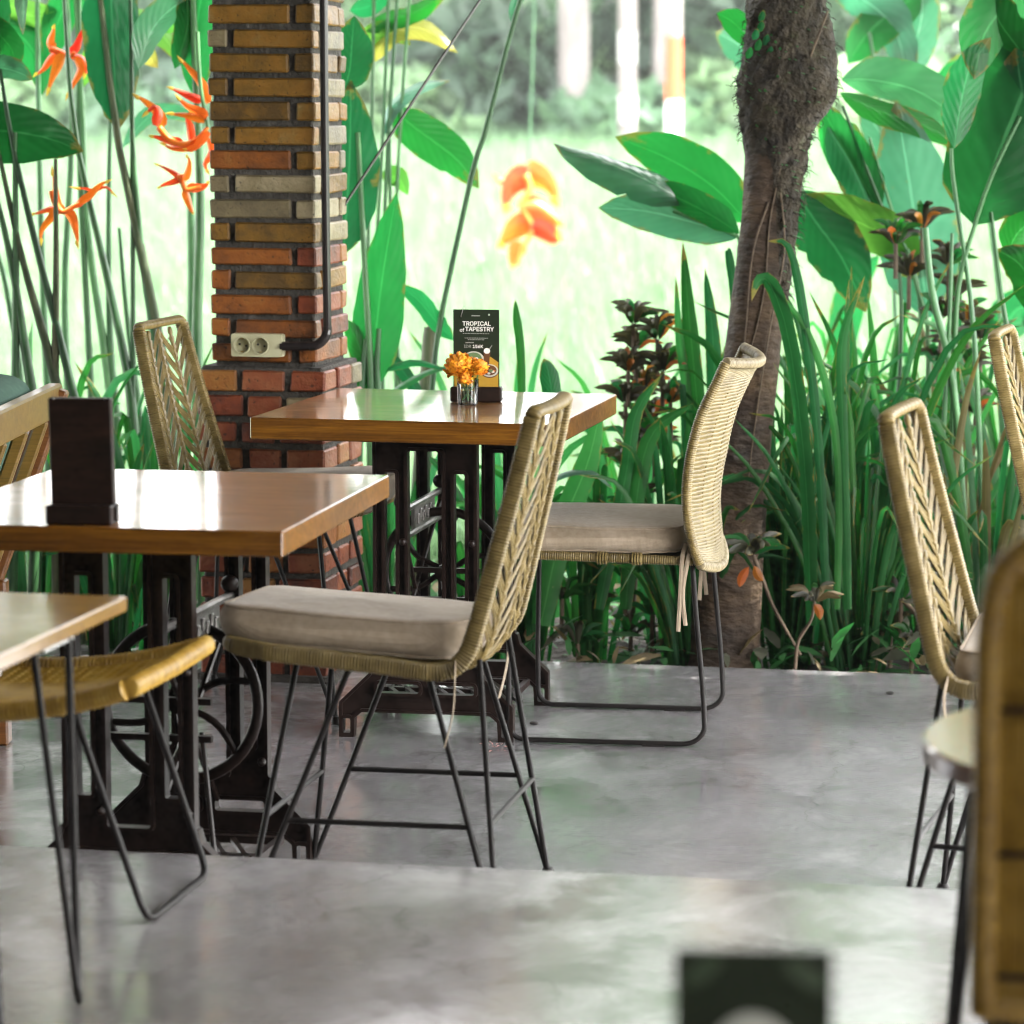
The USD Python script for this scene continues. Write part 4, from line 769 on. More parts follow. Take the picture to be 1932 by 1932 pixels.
# ================================================================ plants
VIEW = lambda p: (np.asarray(p) - EYE) / np.linalg.norm(np.asarray(p) - EYE)
PROF = {'paddle': ([0, .06, .2, .45, .7, .9, 1], [.02, .35, .82, 1, .86, .42, .0]), 'long': ([0, .1, .3, .6, .85, 1], [.05, .55, .95, 1, .6, 0]), 'strap': ([0, .1, .6, .9, 1], [.7, .95, 1, .45, 0]), 'bract': ([0, .15, .4, .8, 1], [.5, 1, .85, .3, 0])}
def leaf_mesh(pts, hw, prof='paddle', roll=0, fold=.25, wave=.06, n=14, m_=7, side=None, seed=0, curl=0, th=0):
    """blade along the points, hw half width in metres; roll turns it about its midrib; fold raises both halves; curl rolls the edges"""
    c = spline(pts, n); t = np.gradient(c, axis=0); t /= np.linalg.norm(t, axis=1, keepdims=True); s_ = np.linspace(0, 1, n); w = hw * np.interp(s_, *PROF[prof])
    V = np.array([VIEW(p) for p in c]) if side is None else None
    S = np.cross(t, V) if side is None else np.asarray(side, float) - t * (t @ np.asarray(side, float))[:, None]
    S /= np.maximum(np.linalg.norm(S, axis=1, keepdims=True), 1e-6); N = np.cross(S, t)
    r = np.interp(s_, np.linspace(0, 1, np.size(roll)), np.atleast_1d(roll)) if np.size(roll) > 1 else np.full(n, float(roll))
    S, N = S * np.cos(r)[:, None] + N * np.sin(r)[:, None], N * np.cos(r)[:, None] - S * np.sin(r)[:, None]
    y = np.linspace(-1, 1, m_); a = np.abs(y); rr = np.random.default_rng(seed); ph = rr.uniform(0, 6.28, 2)
    lift = fold * a + curl * a ** 3; k = 1 / np.sqrt(1 + (fold + curl) ** 2)
    wv = wave * np.sin(s_[:, None] * rr.uniform(9, 15) + ph[0] + (y > 0) * ph[1]) * a[None] ** 1.5
    v = c[:, None] + S[:, None] * (y * k)[None, :, None] * w[:, None, None] + N[:, None] * ((lift * k)[None] + wv)[:, :, None] * w[:, None, None]
    if m_ >= 7:                                           # small tears in the margin
        for k_ in range(rr.integers(0, 4)):
            r_, sd = int(rr.integers(3, n - 3)), int(rr.integers(0, 2)) * (m_ - 1); q_ = rr.uniform(.04, .20); v[r_, sd] = v[r_, sd] * (1 - q_) + c[r_] * q_
    i = np.arange(n - 1)[:, None] * m_ + np.arange(m_ - 1)[None]; q = np.stack([i, i + 1, i + m_ + 1, i + m_], -1).reshape(-1, 4)
    uv = np.stack([np.repeat((s_ * .9)[:, None], m_, 1), np.repeat(y[None], n, 0)], -1).reshape(-1, 2)
    return trimesh.Trimesh(v.reshape(-1, 3), np.vstack([q[:, :3], q[:, [0, 2, 3]]]), process=False), uv
class Plant(Thing):
    def leaf(s, pts, hw, m='leaf', name='leaf', parent=None, label=None, **k):
        me, uv = leaf_mesh(np.asarray(pts, float), hw, **k); me.vertices = s.local(me.vertices); return s.part(name, me, m, smooth=True, uv=uv, parent=parent, label=label)
    def rod(s, pts, r0, r1=None, m='stem', name='stem', n=12, k=7, parent=None):
        c = spline(pts, n); r1 = r0 if r1 is None else r1; return s.part(name, sweep(s.local(c), np.linspace(r0, r1, n), k=k), m, smooth=True, parent=parent)
def px(Z, *uv): return np.array([P(uv[i], uv[i + 1], Z) for i in range(0, len(uv), 2)])
def pz(*uvz): return np.array([P(*uvz[i:i + 3]) for i in range(0, len(uvz), 3)])

# ---- tree by the terrace edge
tz = 7.62
tree = Plant('garden_tree', 'tree with mossy knotted trunk leaning beside the terrace edge', 'tree', (*P(1362, 1262, tz)[:2], -.06), 0)
cpts = spline([P(1356, 1330, tz), P(1362, 1255, tz), P(1378, 1080, tz), P(1402, 820, tz), P(1432, 560, tz), P(1452, 380, tz), P(1462, 260, tz), P(1470, 120, tz), P(1488, -20, tz), P(1520, -200, tz), P(1560, -460, tz - .1), P(1560, -760, tz)], 120)
sc_ = tz / F_
def trunk(c, rad, k=40, amp=.10, s=9, seed=3, fine=0):
    m_ = sweep(c, np.ones(len(c)), k=k, cap=False); v = m_.vertices.reshape(len(c), k, 3); d = v - c[:, None]
    r = np.asarray(rad)[:, None] * (1 + amp * (meshkit.fbm(v * s, 4, seed) - .5) * 2)
    if fine: r = r + np.asarray(fine)[:, None] * (meshkit.fbm(v * 46, 3, seed + 1) - .35)
    m_.vertices = (c[:, None] + d * r[..., None]).reshape(-1, 3); return m_
zz = np.linspace(0, 1, 120); vv = np.array([1455 - 0] * 120)
vs_ = np.interp(cpts[:, 2], np.sort(cpts[:, 2]), np.sort(cpts[:, 2]))
rad_px = np.interp(cpts[:, 2], [-.15, 0, .25, .55, .95, 1.2, 1.4, 1.52, 1.72, 2.2, 3.2], [76, 68, 60, 55, 51, 50, 56, 62, 62, 58, 52]) * sc_
bul = np.exp(-((cpts[:, 2] - 1.47) / .09) ** 2)
tm = trunk(cpts, rad_px, amp=.06, s=6)
nodes_ = sum(np.exp(-((cpts[:, 2] - z) / .010) ** 2) for z in (.93, 1.07, 1.20)); tm = trunk(cpts, rad_px * (1 + .035 * nodes_), amp=.06, s=6)
tm.vertices = tree.local(tm.vertices); tp = tree.part('trunk', tm, 'bark', smooth=True)
# matted root fibre with moss round the upper trunk, hanging lower on the right side
hi = cpts[:, 2] > .92
cm = cpts[hi]; mr = rad_px[hi] * (1.04 + .10 * np.exp(-((cm[:, 2] - 1.47) / .10) ** 2)); mm_ = sweep(cm, np.ones(len(cm)), k=48, cap=False); v = mm_.vertices.reshape(len(cm), 48, 3); d = v - cm[:, None]
right = d @ _R
bulge = .58 * np.exp(-((v[..., 2] - 1.485) / .085) ** 2) * np.clip(right * 1.2, 0, 1) ** 1.2
fade = np.clip((cm[:, 2][:, None] + .42 * np.clip(right + .10, 0, 1) - 1.30) / .10, 0, 1)
r = mr[:, None] * (1 + bulge) * (.90 + .12 * fade) + (.030 * (meshkit.fbm(v * 22, 4, 5) - .42) + .014 * (meshkit.noise(v * 90, 8) - .3)) * fade
mm_.vertices = (cm[:, None] + d * r[..., None]).reshape(-1, 3); core_v = mm_.vertices.copy(); mm_.vertices = tree.local(mm_.vertices); tree.part('root_mat', mm_, 'moss', smooth=60)
# loose fibres and tiny fern fronds on the mat
fv = core_v.reshape(len(cm), 48, 3); hairs, ferns = [], []
rr = np.random.default_rng(5)
for k in range(1500):
    i, j = rr.integers(0, int(len(cm) * .62)), rr.integers(0, 48)
    if fade[i, j] < .5: continue
    p0 = fv[i, j]; o = d[i, j] / np.linalg.norm(d[i, j]); e = p0 + o * rr.uniform(.004, .015) + np.array([0, 0, -rr.uniform(.0, .03)]) + rr.normal(size=3) * .008
    if k % 5: hairs.append(sweep([p0 - o * .01, (p0 + e) / 2 + o * .004, e], [.0016, .0013, .0006], k=3, cap=False))
    else:
        q = petal(rr.uniform(.012, .026), .004, -.006, 4); q.apply_transform(trimesh.geometry.align_vectors([1, 0, 0], o)); q.apply_translation(p0); ferns.append(q)
for nm, ms_, mt in (('root_fibre', hairs, 'moss'), ('tiny_fern', ferns, 'strap')):
    g = cat_(ms_); g.vertices = tree.local(g.vertices); tree.part(nm, g, mt, kind='stuff')
for a in ([(1562, 20), (1500, 190), (1470, 330), (1452, 420), (1440, 560), (1400, 720)], [(1470, 340), (1480, 470), (1456, 600), (1436, 720), (1412, 900), (1400, 1060)], [(1450, 380), (1420, 480), (1405, 640), (1385, 800)]):
    tree.rod([P(u, v_, tz - .075) for u, v_ in a], .0030, .0016, 'twig', 'clinging_vine', n=24, k=5)
for (u, v_) in ((1432, 40), (1420, 75), (1440, 85), (1408, 110), (1430, 60), (1447, 108), (1425, 95)):
    b = P(u, v_, tz - .09); tree.leaf([b, b + [.008, -.004, .012], b + [.012, -.01, .030]], .010, 'leaf', 'ivy_leaf', seed=u)
# crown above the picture, seen only in reflections and shade
def crown(c, rx, ry, rz, n, size, seed, flat=.0):
    q = np.random.default_rng(seed); d = q.normal(size=(n, 3)); d /= np.linalg.norm(d, axis=1, keepdims=True); r = q.uniform(.35, 1, n) ** .6
    p = d * r[:, None] * [rx, ry, rz]; lump = meshkit.fbm(p / max(rx, .1) * 2.4 + seed * 3.3, 3, seed); keep = lump > .42; p = p[keep]; n = len(p)
    a = q.normal(size=(n, 3)); a[:, 2] -= .4; a /= np.linalg.norm(a, axis=1, keepdims=True); b = np.cross(a, q.normal(size=(n, 3))); b /= np.linalg.norm(b, axis=1, keepdims=True); s = size * q.uniform(.6, 1.3, (n, 1))
    p = p + np.asarray(c)
    v = np.stack([p - a * s * .5, p + b * s * .26 , p + a * s * .62, p - b * s * .26], 1).reshape(-1, 3); i = np.arange(n)[:, None] * 4
    return trimesh.Trimesh(v, np.vstack([i + [0, 1, 2], i + [0, 2, 3]]), process=False)
for (dx, dy, dz, r) in ((.3, .4, 4.1, 1.3), (1.6, 1.0, 4.6, 1.4), (-1.2, 1.4, 4.7, 1.4)):
    g = crown(tree.loc + [dx, dy, dz], r, r, r * .7, 2600, .16, int(dz * 10)); g.vertices = tree.local(g.vertices); tree.part('crown', g, 'far_mid', kind='stuff')
for a in ([(0, 0, 2.6), (.3, .3, 3.4), (.5, .5, 4.2)], [(0, 0, 2.5), (.8, .5, 3.5), (1.5, 1.0, 4.5)], [(0, 0, 2.7), (-.6, .7, 3.7), (-1.1, 1.3, 4.6)]):
    tree.rod(np.array(a) + cpts[-1] - [0, 0, 2.75], .05, .02, 'bark', 'limb', n=10)

# ---- shade trees of the garden, beyond the right edge of the picture
def shade_tree(label, x, y, h, r, seed):
    t = Plant('garden_tree', label, 'tree', (x, y, -.4), 0); b = np.array([x, y, -.4])
    t.rod([b, b + [.1, 0, h * .4], b + [.05, .1, h * .8]], .16, .09, 'bark', 'trunk', n=12, k=12)
    for k in range(5):
        a = k * 1.257; e = b + [r * .6 * math.cos(a), r * .6 * math.sin(a), h * (.95 + .1 * (k % 2))]; t.rod([b + [.05, .1, h * .7], (b + [.05, .1, h * .7] + e) / 2 + [0, 0, .2], e], .07, .02, 'bark', 'limb', n=8)
        g = crown(e, r * .7, r * .7, r * .5, 1500, .20, seed + k); g.vertices = t.local(g.vertices); t.part('crown', g, 'far_mid', kind='stuff')
shade_tree('leafy shade tree in the garden past the right edge of the photo', 3.4, 9.0, 5.4, 2.2, 700); shade_tree('second leafy shade tree in the garden, further right', 6.2, 9.6, 5.6, 2.2, 720)

# ---- heliconias on the left, between the terrace and the rice
def helic(name, label, u, Z, stems, leaves, group=None, cat='plant', stem_m=('stem', 'stem_dark')):
    b = P(u, 1180, Z); pl = Plant(name, label, cat, (b[0], b[1], -.08), 0, group)
    for i, sp in enumerate(stems):
        pts, r0, r1, mt = sp; pl.rod([P(*q, Z) if len(q) == 2 else P(*q) for q in pts], .8 * r0 * Z / F_, .9 * r1 * Z / F_, mt, n=14)
    for lf in leaves:
        pts, hw, mt, kw = lf; pl.leaf([P(*q, Z) if len(q) == 2 else P(*q) for q in pts], hw * Z / F_, mt, **kw)
    return pl
G = 1260
hA = helic('heliconia', 'heliconia with big drooping dark leaf left of the brick pillar', 250, 8.0,
    [([(330, G), (318, 980), (322, 780), (300, 640), (255, 420), (220, 250), (190, 0), (180, -80)], 19, 4, 'sheath'), ([(300, G), (255, 850), (240, 700), (190, 470), (140, 240), (118, -40)], 16, 3.5, 'stem_dark'),
     ([(345, G), (330, 900), (300, 700), (268, 480), (252, 300), (247, 160)], 15, 3.5, 'stem'), ([(270, G), (252, 900), (251, 600), (249, 200), (245, -60)], 9, 3.5, 'stem_dark'),
     ([(390, G), (375, 800), (372, 600), (378, 380), (368, 100), (362, -60)], 17, 6, 'stem')],
    [([(200, -150), (208, -60), (212, 60), (218, 170), (224, 246)], 58, 'leaf_dark', dict(roll=.15, fold=.35, seed=1, n=20)),
     ([(262, 130), (285, 60), (325, 15), (372, -10)], 36, 'leaf_pale', dict(roll=-.5, fold=.3, seed=2)),
     ([(372, 190), (368, 80), (385, -40), (400, -150)], 40, 'leaf', dict(roll=.3, seed=3)),
     ([(330, 130), (355, 40), (345, -60)], 26, 'leaf', dict(seed=4))])
hB = helic('heliconia', 'heliconia with a broad leaf reaching in from the left edge above the armchair', 60, 7.7,
    [([(60, G), (70, 860), (45, 640), (10, 440), (-40, 250)], 17, 4, 'stem_dark'), ([(150, G), (130, 860), (95, 680), (40, 480), (-10, 250)], 18, 4, 'sheath'),
     ([(185, G), (170, 900), (128, 700), (60, 430), (20, 250), (0, 130)], 14, 3.5, 'stem_dark'), ([(110, G), (104, 800), (106, 520), (105, 300)], 14, 4, 'sheath'), ([(20, G), (28, 800), (30, 500), (28, 250)], 14, 5, 'stem')],
    [([(-190, 300), (-110, 250), (-20, 245), (80, 258), (158, 286)], 66, 'leaf_dark', dict(roll=.35, fold=.2, seed=11, n=20)),
     ([(-60, 140), (-10, 128), (30, 135), (62, 150)], 28, 'leaf_pale', dict(roll=-.6, seed=12)),
     ([(52, -120), (48, -50), (44, 10), (43, 66)], 22, 'leaf_dark', dict(roll=.9, seed=13)),
     ([(-60, 30), (-20, 50), (20, 90), (30, 130)], 30, 'leaf', dict(seed=14)),
     ([(-60, 420), (-110, 300), (-190, 200), (-290, 190)], 60, 'leaf', dict(roll=.3, seed=15)), ([(-40, 300), (-100, 160), (-200, 60), (-320, 50)], 64, 'leaf', dict(roll=-.2, seed=16)), ([(-30, 200), (-120, 40), (-210, -90), (-300, -130)], 64, 'leaf', dict(roll=.2, seed=17)), ([(-50, 500), (-130, 420), (-230, 380), (-330, 430)], 56, 'leaf_lime', dict(roll=.3, seed=18)), ([(0, 100), (-40, -60), (-110, -220), (-220, -330)], 64, 'leaf', dict(roll=-.3, seed=19))])
hC = helic('heliconia', 'heliconia with thin tall stems behind the dark menu stand', 170, 8.5,
    [([(225, G), (215, 900), (205, 720), (165, 430), (155, 200), (140, -40)], 14, 4, 'stem'), ([(190, G), (176, 840), (165, 600), (150, 300), (150, -40)], 12, 4, 'stem_dark'), ([(235, G), (225, 860), (208, 640), (205, 400), (210, 150)], 12, 4, 'stem_dark'),
     ([(140, G), (130, 800), (122, 540), (135, 250), (125, -40)], 11, 5, 'stem'), ([(80, G), (92, 840), (84, 620), (75, 330), (70, -40)], 12, 5, 'stem'), ([(280, G), (270, 860), (240, 600), (225, 430)], 12, 4, 'stem_dark'), ([(350, G), (350, 820), (362, 600), (360, 350)], 16, 9, 'stem'), ([(40, G), (45, 800), (15, 560), (-20, 420)], 12, 4, 'stem_dark')],
    [([(150, 170), (185, 90), (235, 40), (300, 60), (340, 120)], 34, 'leaf_lime', dict(roll=.4, seed=21)),
     ([(90, 120), (110, 40), (150, -30), (190, -60)], 34, 'leaf', dict(seed=22)), ([(205, 160), (240, 110), (270, 100), (298, 128)], 26, 'leaf_yellow', dict(seed=23)),
     ([(230, 280), (280, 222), (330, 214), (385, 240)], 22, 'leaf_pale', dict(roll=-.7, seed=24)), ([(-20, 40), (30, 60), (70, 110), (80, 180)], 34, 'leaf', dict(seed=25)), ([(0, 0), (60, 30), (110, 20)], 30, 'leaf_lime', dict(seed=26)), ([(300, 60), (350, 20), (400, 40)], 34, 'leaf_lime', dict(seed=27))])
hD = helic('banana_plant', 'banana-like plant with broad leaves further along the garden bed, past the left edge', -330, 8.1,
    [([(-330, G), (-330, 900), (-335, 600), (-330, 200)], 30, 18, 'sheath'), ([(-460, G), (-450, 900), (-470, 600), (-480, 300)], 24, 14, 'sheath')],
    [([(-330, 500), (-300, 300), (-230, 120), (-150, 20), (-90, 10)], 90, 'leaf', dict(roll=.3, seed=301)), ([(-335, 520), (-400, 330), (-500, 200), (-620, 200)], 95, 'leaf', dict(roll=-.3, seed=302)), ([(-330, 480), (-340, 260), (-350, 60), (-330, -140)], 90, 'leaf_pale', dict(roll=.2, seed=303)), ([(-470, 560), (-560, 420), (-660, 380), (-760, 440)], 90, 'leaf', dict(roll=.2, seed=304)), ([(-340, 600), (-280, 520), (-200, 480), (-110, 520)], 80, 'leaf_lime', dict(roll=.4, seed=305)), ([(-480, 420), (-520, 220), (-560, 20), (-560, -160)], 95, 'leaf', dict(roll=-.2, seed=306)), ([(-460, 640), (-430, 560), (-360, 520), (-280, 570)], 70, 'leaf', dict(roll=.1, seed=307))])
# flower heads: boat-shaped bracts on a zigzag stalk
def flower_head(label, nodes, Z, bracts, stalk=None, thin=1):
    b = P(*nodes[0], Z); pl = Plant('heliconia_flower', label, 'flower', tuple(b), 0, None)
    c = [P(u, v, Z) for u, v in nodes]; pl.rod(c, 7 * Z / F_, 3.5 * Z / F_, 'bract', 'stalk', n=4 * len(c), k=6)
    if stalk: pl.rod([P(u, v, Z) for u, v in stalk], 4 * thin * Z / F_, 4 * thin * Z / F_, 'stem', 'flower_stem', n=12, k=6)
    for i, (pts, hw) in enumerate(bracts):
        q = np.array([P(u, v, Z + .02 * math.sin(i * 2.1)) for u, v in pts]); k = pl.leaf(q, 1.25 * hw * Z / F_, 'bract', 'bract', prof='bract', fold=.75, roll=.5 * (-1) ** i, wave=0, n=10, m_=5, seed=i)
        e = q[-1] + (q[-1] - q[-2]) * .02; m0 = q[-2] + (q[-1] - q[-2]) * .45; pl.leaf([m0 - [0, .006, 0], (m0 + e) / 2 - [0, .006, 0], e - [0, .004, 0]], hw * .42 * Z / F_, 'bract_tip', 'bract_tip', prof='bract', fold=.7, wave=0, n=6, m_=3, parent=k)
flower_head('orange heliconia flower hanging low among the stems at the left', [(98, 360), (105, 385), (120, 400), (142, 388), (160, 380)], 7.75,
    [([(120, 400), (106, 390), (102, 350), (99, 312)], 11), ([(118, 398), (98, 392), (78, 398), (54, 408)], 9), ([(108, 392), (101, 410), (80, 436), (78, 465)], 10), ([(122, 398), (134, 412), (142, 440), (149, 470)], 11), ([(140, 390), (158, 372), (172, 360), (130, 352)], 8), ([(150, 384), (170, 372), (190, 350), (212, 338)], 9), ([(158, 378), (175, 360), (200, 352), (222, 372)], 6)])
flower_head('pale orange heliconia flower high on the left with white sunlit bracts', [(95, 92), (112, 98), (130, 105), (142, 98)], 8.1,
    [([(100, 95), (92, 80), (98, 62), (104, 45)], 10), ([(108, 98), (94, 110), (80, 130), (62, 146)], 10), ([(120, 102), (112, 125), (100, 150), (88, 182)], 12), ([(130, 105), (146, 92), (155, 65), (168, 38)], 10), ([(135, 104), (155, 110), (164, 130), (158, 150)], 10), ([(140, 108), (150, 130), (136, 160), (124, 190)], 9)])
flower_head('large orange heliconia flower cluster beside the brick shaft', [(300, 240), (318, 262), (345, 272), (372, 262), (392, 240)], 7.9,
    [([(392, 195), (378, 160), (355, 130), (334, 104)], 11), ([(385, 188), (362, 180), (340, 172), (314, 163)], 10), ([(390, 222), (372, 212), (350, 200), (330, 176)], 11), ([(392, 222), (370, 218), (345, 215), (310, 214)], 11), ([(300, 240), (298, 220), (275, 195), (250, 176)], 13), ([(296, 238), (302, 215), (290, 200), (268, 222)], 12), ([(345, 272), (325, 270), (300, 262), (280, 255)], 11), ([(370, 268), (350, 276), (325, 278), (300, 268)], 10), ([(396, 250), (380, 270), (360, 285), (345, 280)], 10), ([(392, 262), (398, 285), (385, 310), (396, 330)], 10), ([(360, 275), (356, 240), (352, 220), (366, 205)], 9)], [(372, 60), (378, 160), (392, 240)])
flower_head('smaller red heliconia flower low against the brick shaft', [(340, 330), (345, 345), (352, 358), (380, 352)], 7.9,
    [([(345, 338), (330, 345), (310, 350), (296, 356)], 8), ([(342, 335), (330, 325), (310, 315), (290, 308)], 7), ([(346, 340), (352, 325), (356, 305), (352, 290)], 8), ([(352, 356), (370, 358), (388, 352), (396, 340)], 11), ([(350, 356), (356, 375), (362, 395), (366, 405)], 9)])

# ---- broad leaves between the pillar and the tree
cA = helic('banana_plant', 'banana-like plant with upright torn leaves just right of the brick pillar', 690, 7.9,
    [([(705, G), (700, 900), (700, 720), (688, 500), (675, 250)], 12, 5, 'stem'), ([(740, G), (728, 900), (712, 720), (715, 620)], 12, 5, 'stem'), ([(668, G), (680, 800), (690, 640)], 10, 5, 'stem')],
    [([(648, 480), (655, 380), (660, 280), (662, 150)], 58, 'leaf_dark', dict(roll=.1, fold=.12, seed=31, n=18, prof='long')),
     ([(650, 170), (660, 130), (664, 80), (668, 30)], 42, 'leaf_dark', dict(roll=.1, fold=.1, seed=32)),
     ([(702, 735), (708, 640), (722, 520), (748, 362)], 50, 'leaf', dict(roll=.15, fold=.2, seed=33, n=18)),
     ([(700, 730), (690, 690), (672, 640), (650, 600)], 24, 'leaf', dict(seed=34)), ([(706, 760), (690, 740), (668, 720), (655, 700)], 18, 'leaf_dark', dict(seed=35)),
     ([(728, 700), (752, 690), (790, 684), (850, 700)], 9, 'leaf', dict(roll=.5, seed=36)), ([(715, 760), (760, 726), (810, 700), (862, 690)], 13, 'leaf', dict(roll=1.0, seed=37))])
cB = helic('heliconia', 'heliconia with an arching dotted leaf in front of the bright rice', 745, 8.6,
    [([(780, G), (760, 800), (740, 500), (735, 250), (742, 205)], 6, 3, 'stem'), ([(700, G), (705, 600), (720, 300), (735, -40)], 5, 4, 'stem'), ([(735, G), (722, 700), (728, 350), (752, -40)], 5, 4, 'stem'), ([(715, G), (690, 700), (700, 300), (706, -40)], 5, 4, 'stem_dark'), ([(760, G), (745, 600), (752, 300), (775, -40)], 5, 4, 'stem')],
    [([(742, 204), (775, 235), (820, 268), (866, 305), (904, 356)], 43, 'leaf', dict(roll=.2, fold=.15, seed=41, n=20)),
     ([(725, 345), (738, 335), (752, 335), (770, 368)], 22, 'leaf_lime', dict(seed=42)), ([(722, 260), (742, 200), (790, 165), (850, 152)], 20, 'leaf_pale', dict(roll=.8, seed=43)),
     ([(700, 120), (740, 60), (800, 55), (864, 100)], 26, 'leaf_yellow', dict(roll=.5, seed=44)), ([(690, 60), (730, 40), (790, 20), (850, -20)], 22, 'leaf', dict(roll=.4, seed=45)), ([(680, 110), (700, 70), (740, 60), (775, 85)], 24, 'leaf_lime', dict(seed=46)), ([(660, 20), (700, 10), (750, -30)], 20, 'leaf', dict(seed=47))])
cC = helic('flower_stalk', 'single long slanting green stalk with a bud, right of the arching leaf', 835, 8.0,
    [([(800, G), (812, 780), (832, 600), (868, 430), (895, 310), (918, 240), (958, 80), (988, -20)], 7, 5.5, 'stem_dark')],
    [([(985, -20), (972, 10), (966, 30), (972, 58)], 15, 'leaf_pale', dict(prof='bract', fold=.8, seed=51)),
     ([(856, 642), (825, 610), (788, 565), (744, 534)], 20, 'leaf', dict(roll=.3, seed=52)), ([(812, 780), (760, 700), (718, 660)], 14, 'leaf_dark', dict(seed=53))])
stake = Thing('stake', 'weathered brown stake leaning behind the menu card', 'stake', (*P(808, 1180, 8.1)[:2], -.08), 0)
g = trunk(spline([P(775, 1180, 8.1), P(795, 860, 8.1), P(812, 640, 8.1), P(815, 622, 8.1)], 24), np.full(24, 15 * 8.1 / F_), k=12, amp=.12, s=20); g.vertices = stake.local(g.vertices); stake.part('stake_shaft', g, 'sheath', smooth=True)
stake.part('cut_end', trimesh.creation.icosphere(2, 14 * 8.1 / F_).apply_translation(stake.local(P(815, 626, 8.1))), 'twig')
wire = Thing('cable', 'thin black cable running steeply up from the pillar to the roof edge', 'cable', tuple(P(655, 382, 7.35)), 0)
wp = np.array([P(640, 402, 7.35), P(780, 190, 7.45), P(906, 0, 7.55), P(1200, -440, 7.75)]); wire.part('wire', sweep(wire.local(wp), .0042, k=6), 'pipe')

# ---- big-leaved plants to the right
r1 = helic('broad_leaf_plant', 'plant with long curled leaves reaching left of the tree trunk', 1420, 8.05,
    [([(1420, G), (1430, 900), (1440, 640), (1415, 480), (1392, 446), (1340, 424), (1270, 398)], 8, 4, 'stem'), ([(1425, G), (1420, 800), (1410, 560), (1394, 446)], 8, 5, 'stem')],
    [([(1300, 385, 8.0), (1225, 342, 7.95), (1130, 300, 7.95), (1044, 270, 8.0)], 50, 'leaf_pale', dict(roll=[-.2, -.6, -.9], fold=.3, seed=61, n=24, curl=.5, wave=.03)),
     ([(1412, 420, 8.08), (1345, 352, 8.08), (1262, 300, 8.1), (1160, 258, 8.12)], 56, 'leaf', dict(roll=.3, fold=.2, seed=62, n=22)),
     ([(1396, 446), (1310, 420), (1215, 398), (1128, 392)], 44, 'leaf_pale', dict(roll=.2, fold=.12, seed=63, n=20, wave=.03)),
     ([(1395, 440, 8.0), (1340, 405, 7.98), (1275, 372, 7.98), (1215, 350, 8.0)], 34, 'leaf', dict(roll=.5, fold=.3, seed=64, n=16)),
     ([(1430, 110), (1410, 70), (1380, 40), (1352, 25)], 30, 'leaf', dict(roll=.4, seed=65))])
r2 = helic('broad_leaf_plant', 'broad leaved plant with huge dark leaf in the top right corner', 1800, 7.75,
    [([(1790, G), (1795, 900), (1802, 620), (1812, 520), (1838, 428), (1872, 330), (1925, 220)], 7, 4.5, 'stem_dark'), ([(1860, G), (1850, 900), (1835, 600), (1800, 350), (1795, 280)], 8, 4, 'stem'), ([(1830, G), (1802, 760), (1760, 560), (1745, 430)], 11, 7, 'stem'), ([(1760, G), (1775, 900), (1790, 640), (1796, 440)], 7, 4, 'stem'), ([(1930, G), (1925, 800), (1890, 560), (1870, 400)], 8, 4, 'stem_dark')],
    [([(1838, 424), (1862, 350), (1900, 250), (1952, 120), (1985, 40)], 108, 'leaf_dark', dict(roll=.15, fold=.15, seed=71, n=22)),
     ([(1990, 420), (1960, 300), (1930, 180), (1915, 90)], 90, 'leaf_dark', dict(roll=.4, fold=.2, seed=72)),
     ([(1990, -60), (1920, -10), (1860, 60), (1838, 150)], 62, 'leaf', dict(roll=.3, fold=.2, seed=73)), ([(1960, 150), (1920, 90), (1880, 30), (1860, -60)], 50, 'leaf_dark', dict(roll=.5, seed=74)),
     ([(1900, 480), (1920, 440), (1950, 420), (1990, 430)], 40, 'leaf', dict(seed=75)), ([(1990, 640), (1960, 560), (1925, 500), (1880, 470)], 46, 'leaf_dark', dict(roll=.3, seed=76)), ([(1800, 280), (1812, 200), (1830, 130), (1870, 70)], 40, 'leaf', dict(roll=-.3, seed=77))])
r3 = helic('broad_leaf_plant', 'plant with long shining leaf and broad pale leaf right of the tree trunk', 1700, 8.3,
    [([(1730, G), (1745, 900), (1752, 640), (1735, 560), (1712, 470)], 8, 5, 'stem'), ([(1650, G), (1690, 800), (1700, 620), (1690, 470), (1640, 330), (1590, 200)], 6, 3.5, 'stem_dark'), ([(1700, G), (1720, 800), (1735, 560), (1690, 420), (1640, 260)], 5, 3.5, 'stem')],
    [([(1588, 150), (1650, 152), (1730, 172), (1800, 220), (1850, 290)], 54, 'leaf_pale', dict(roll=-.55, fold=.3, seed=81, n=22)),
     ([(1585, 175), (1660, 210), (1740, 235), (1830, 285)], 30, 'leaf', dict(roll=.5, fold=.2, seed=82, n=18)),
     ([(1752, 600), (1735, 480), (1715, 340), (1690, 190)], 86, 'leaf_pale', dict(roll=.2, fold=.15, seed=83, n=20)),
     ([(1660, 400), (1620, 330), (1580, 260), (1545, 190)], 48, 'leaf', dict(roll=.3, fold=.25, seed=84)),
     ([(1500, 360), (1540, 420), (1590, 490), (1634, 590)], 62, 'leaf_dark', dict(roll=-.1, fold=.15, seed=85, n=18)),
     ([(1740, 500), (1680, 450), (1600, 410), (1515, 366)], 50, 'leaf_lime', dict(roll=.4, fold=.15, seed=86, n=18)),
     ([(1560, 240), (1600, 300), (1628, 360), (1640, 400)], 40, 'leaf', dict(roll=.2, seed=87)), ([(1700, 520), (1760, 490), (1810, 470)], 26, 'leaf_yellow', dict(seed=88))])
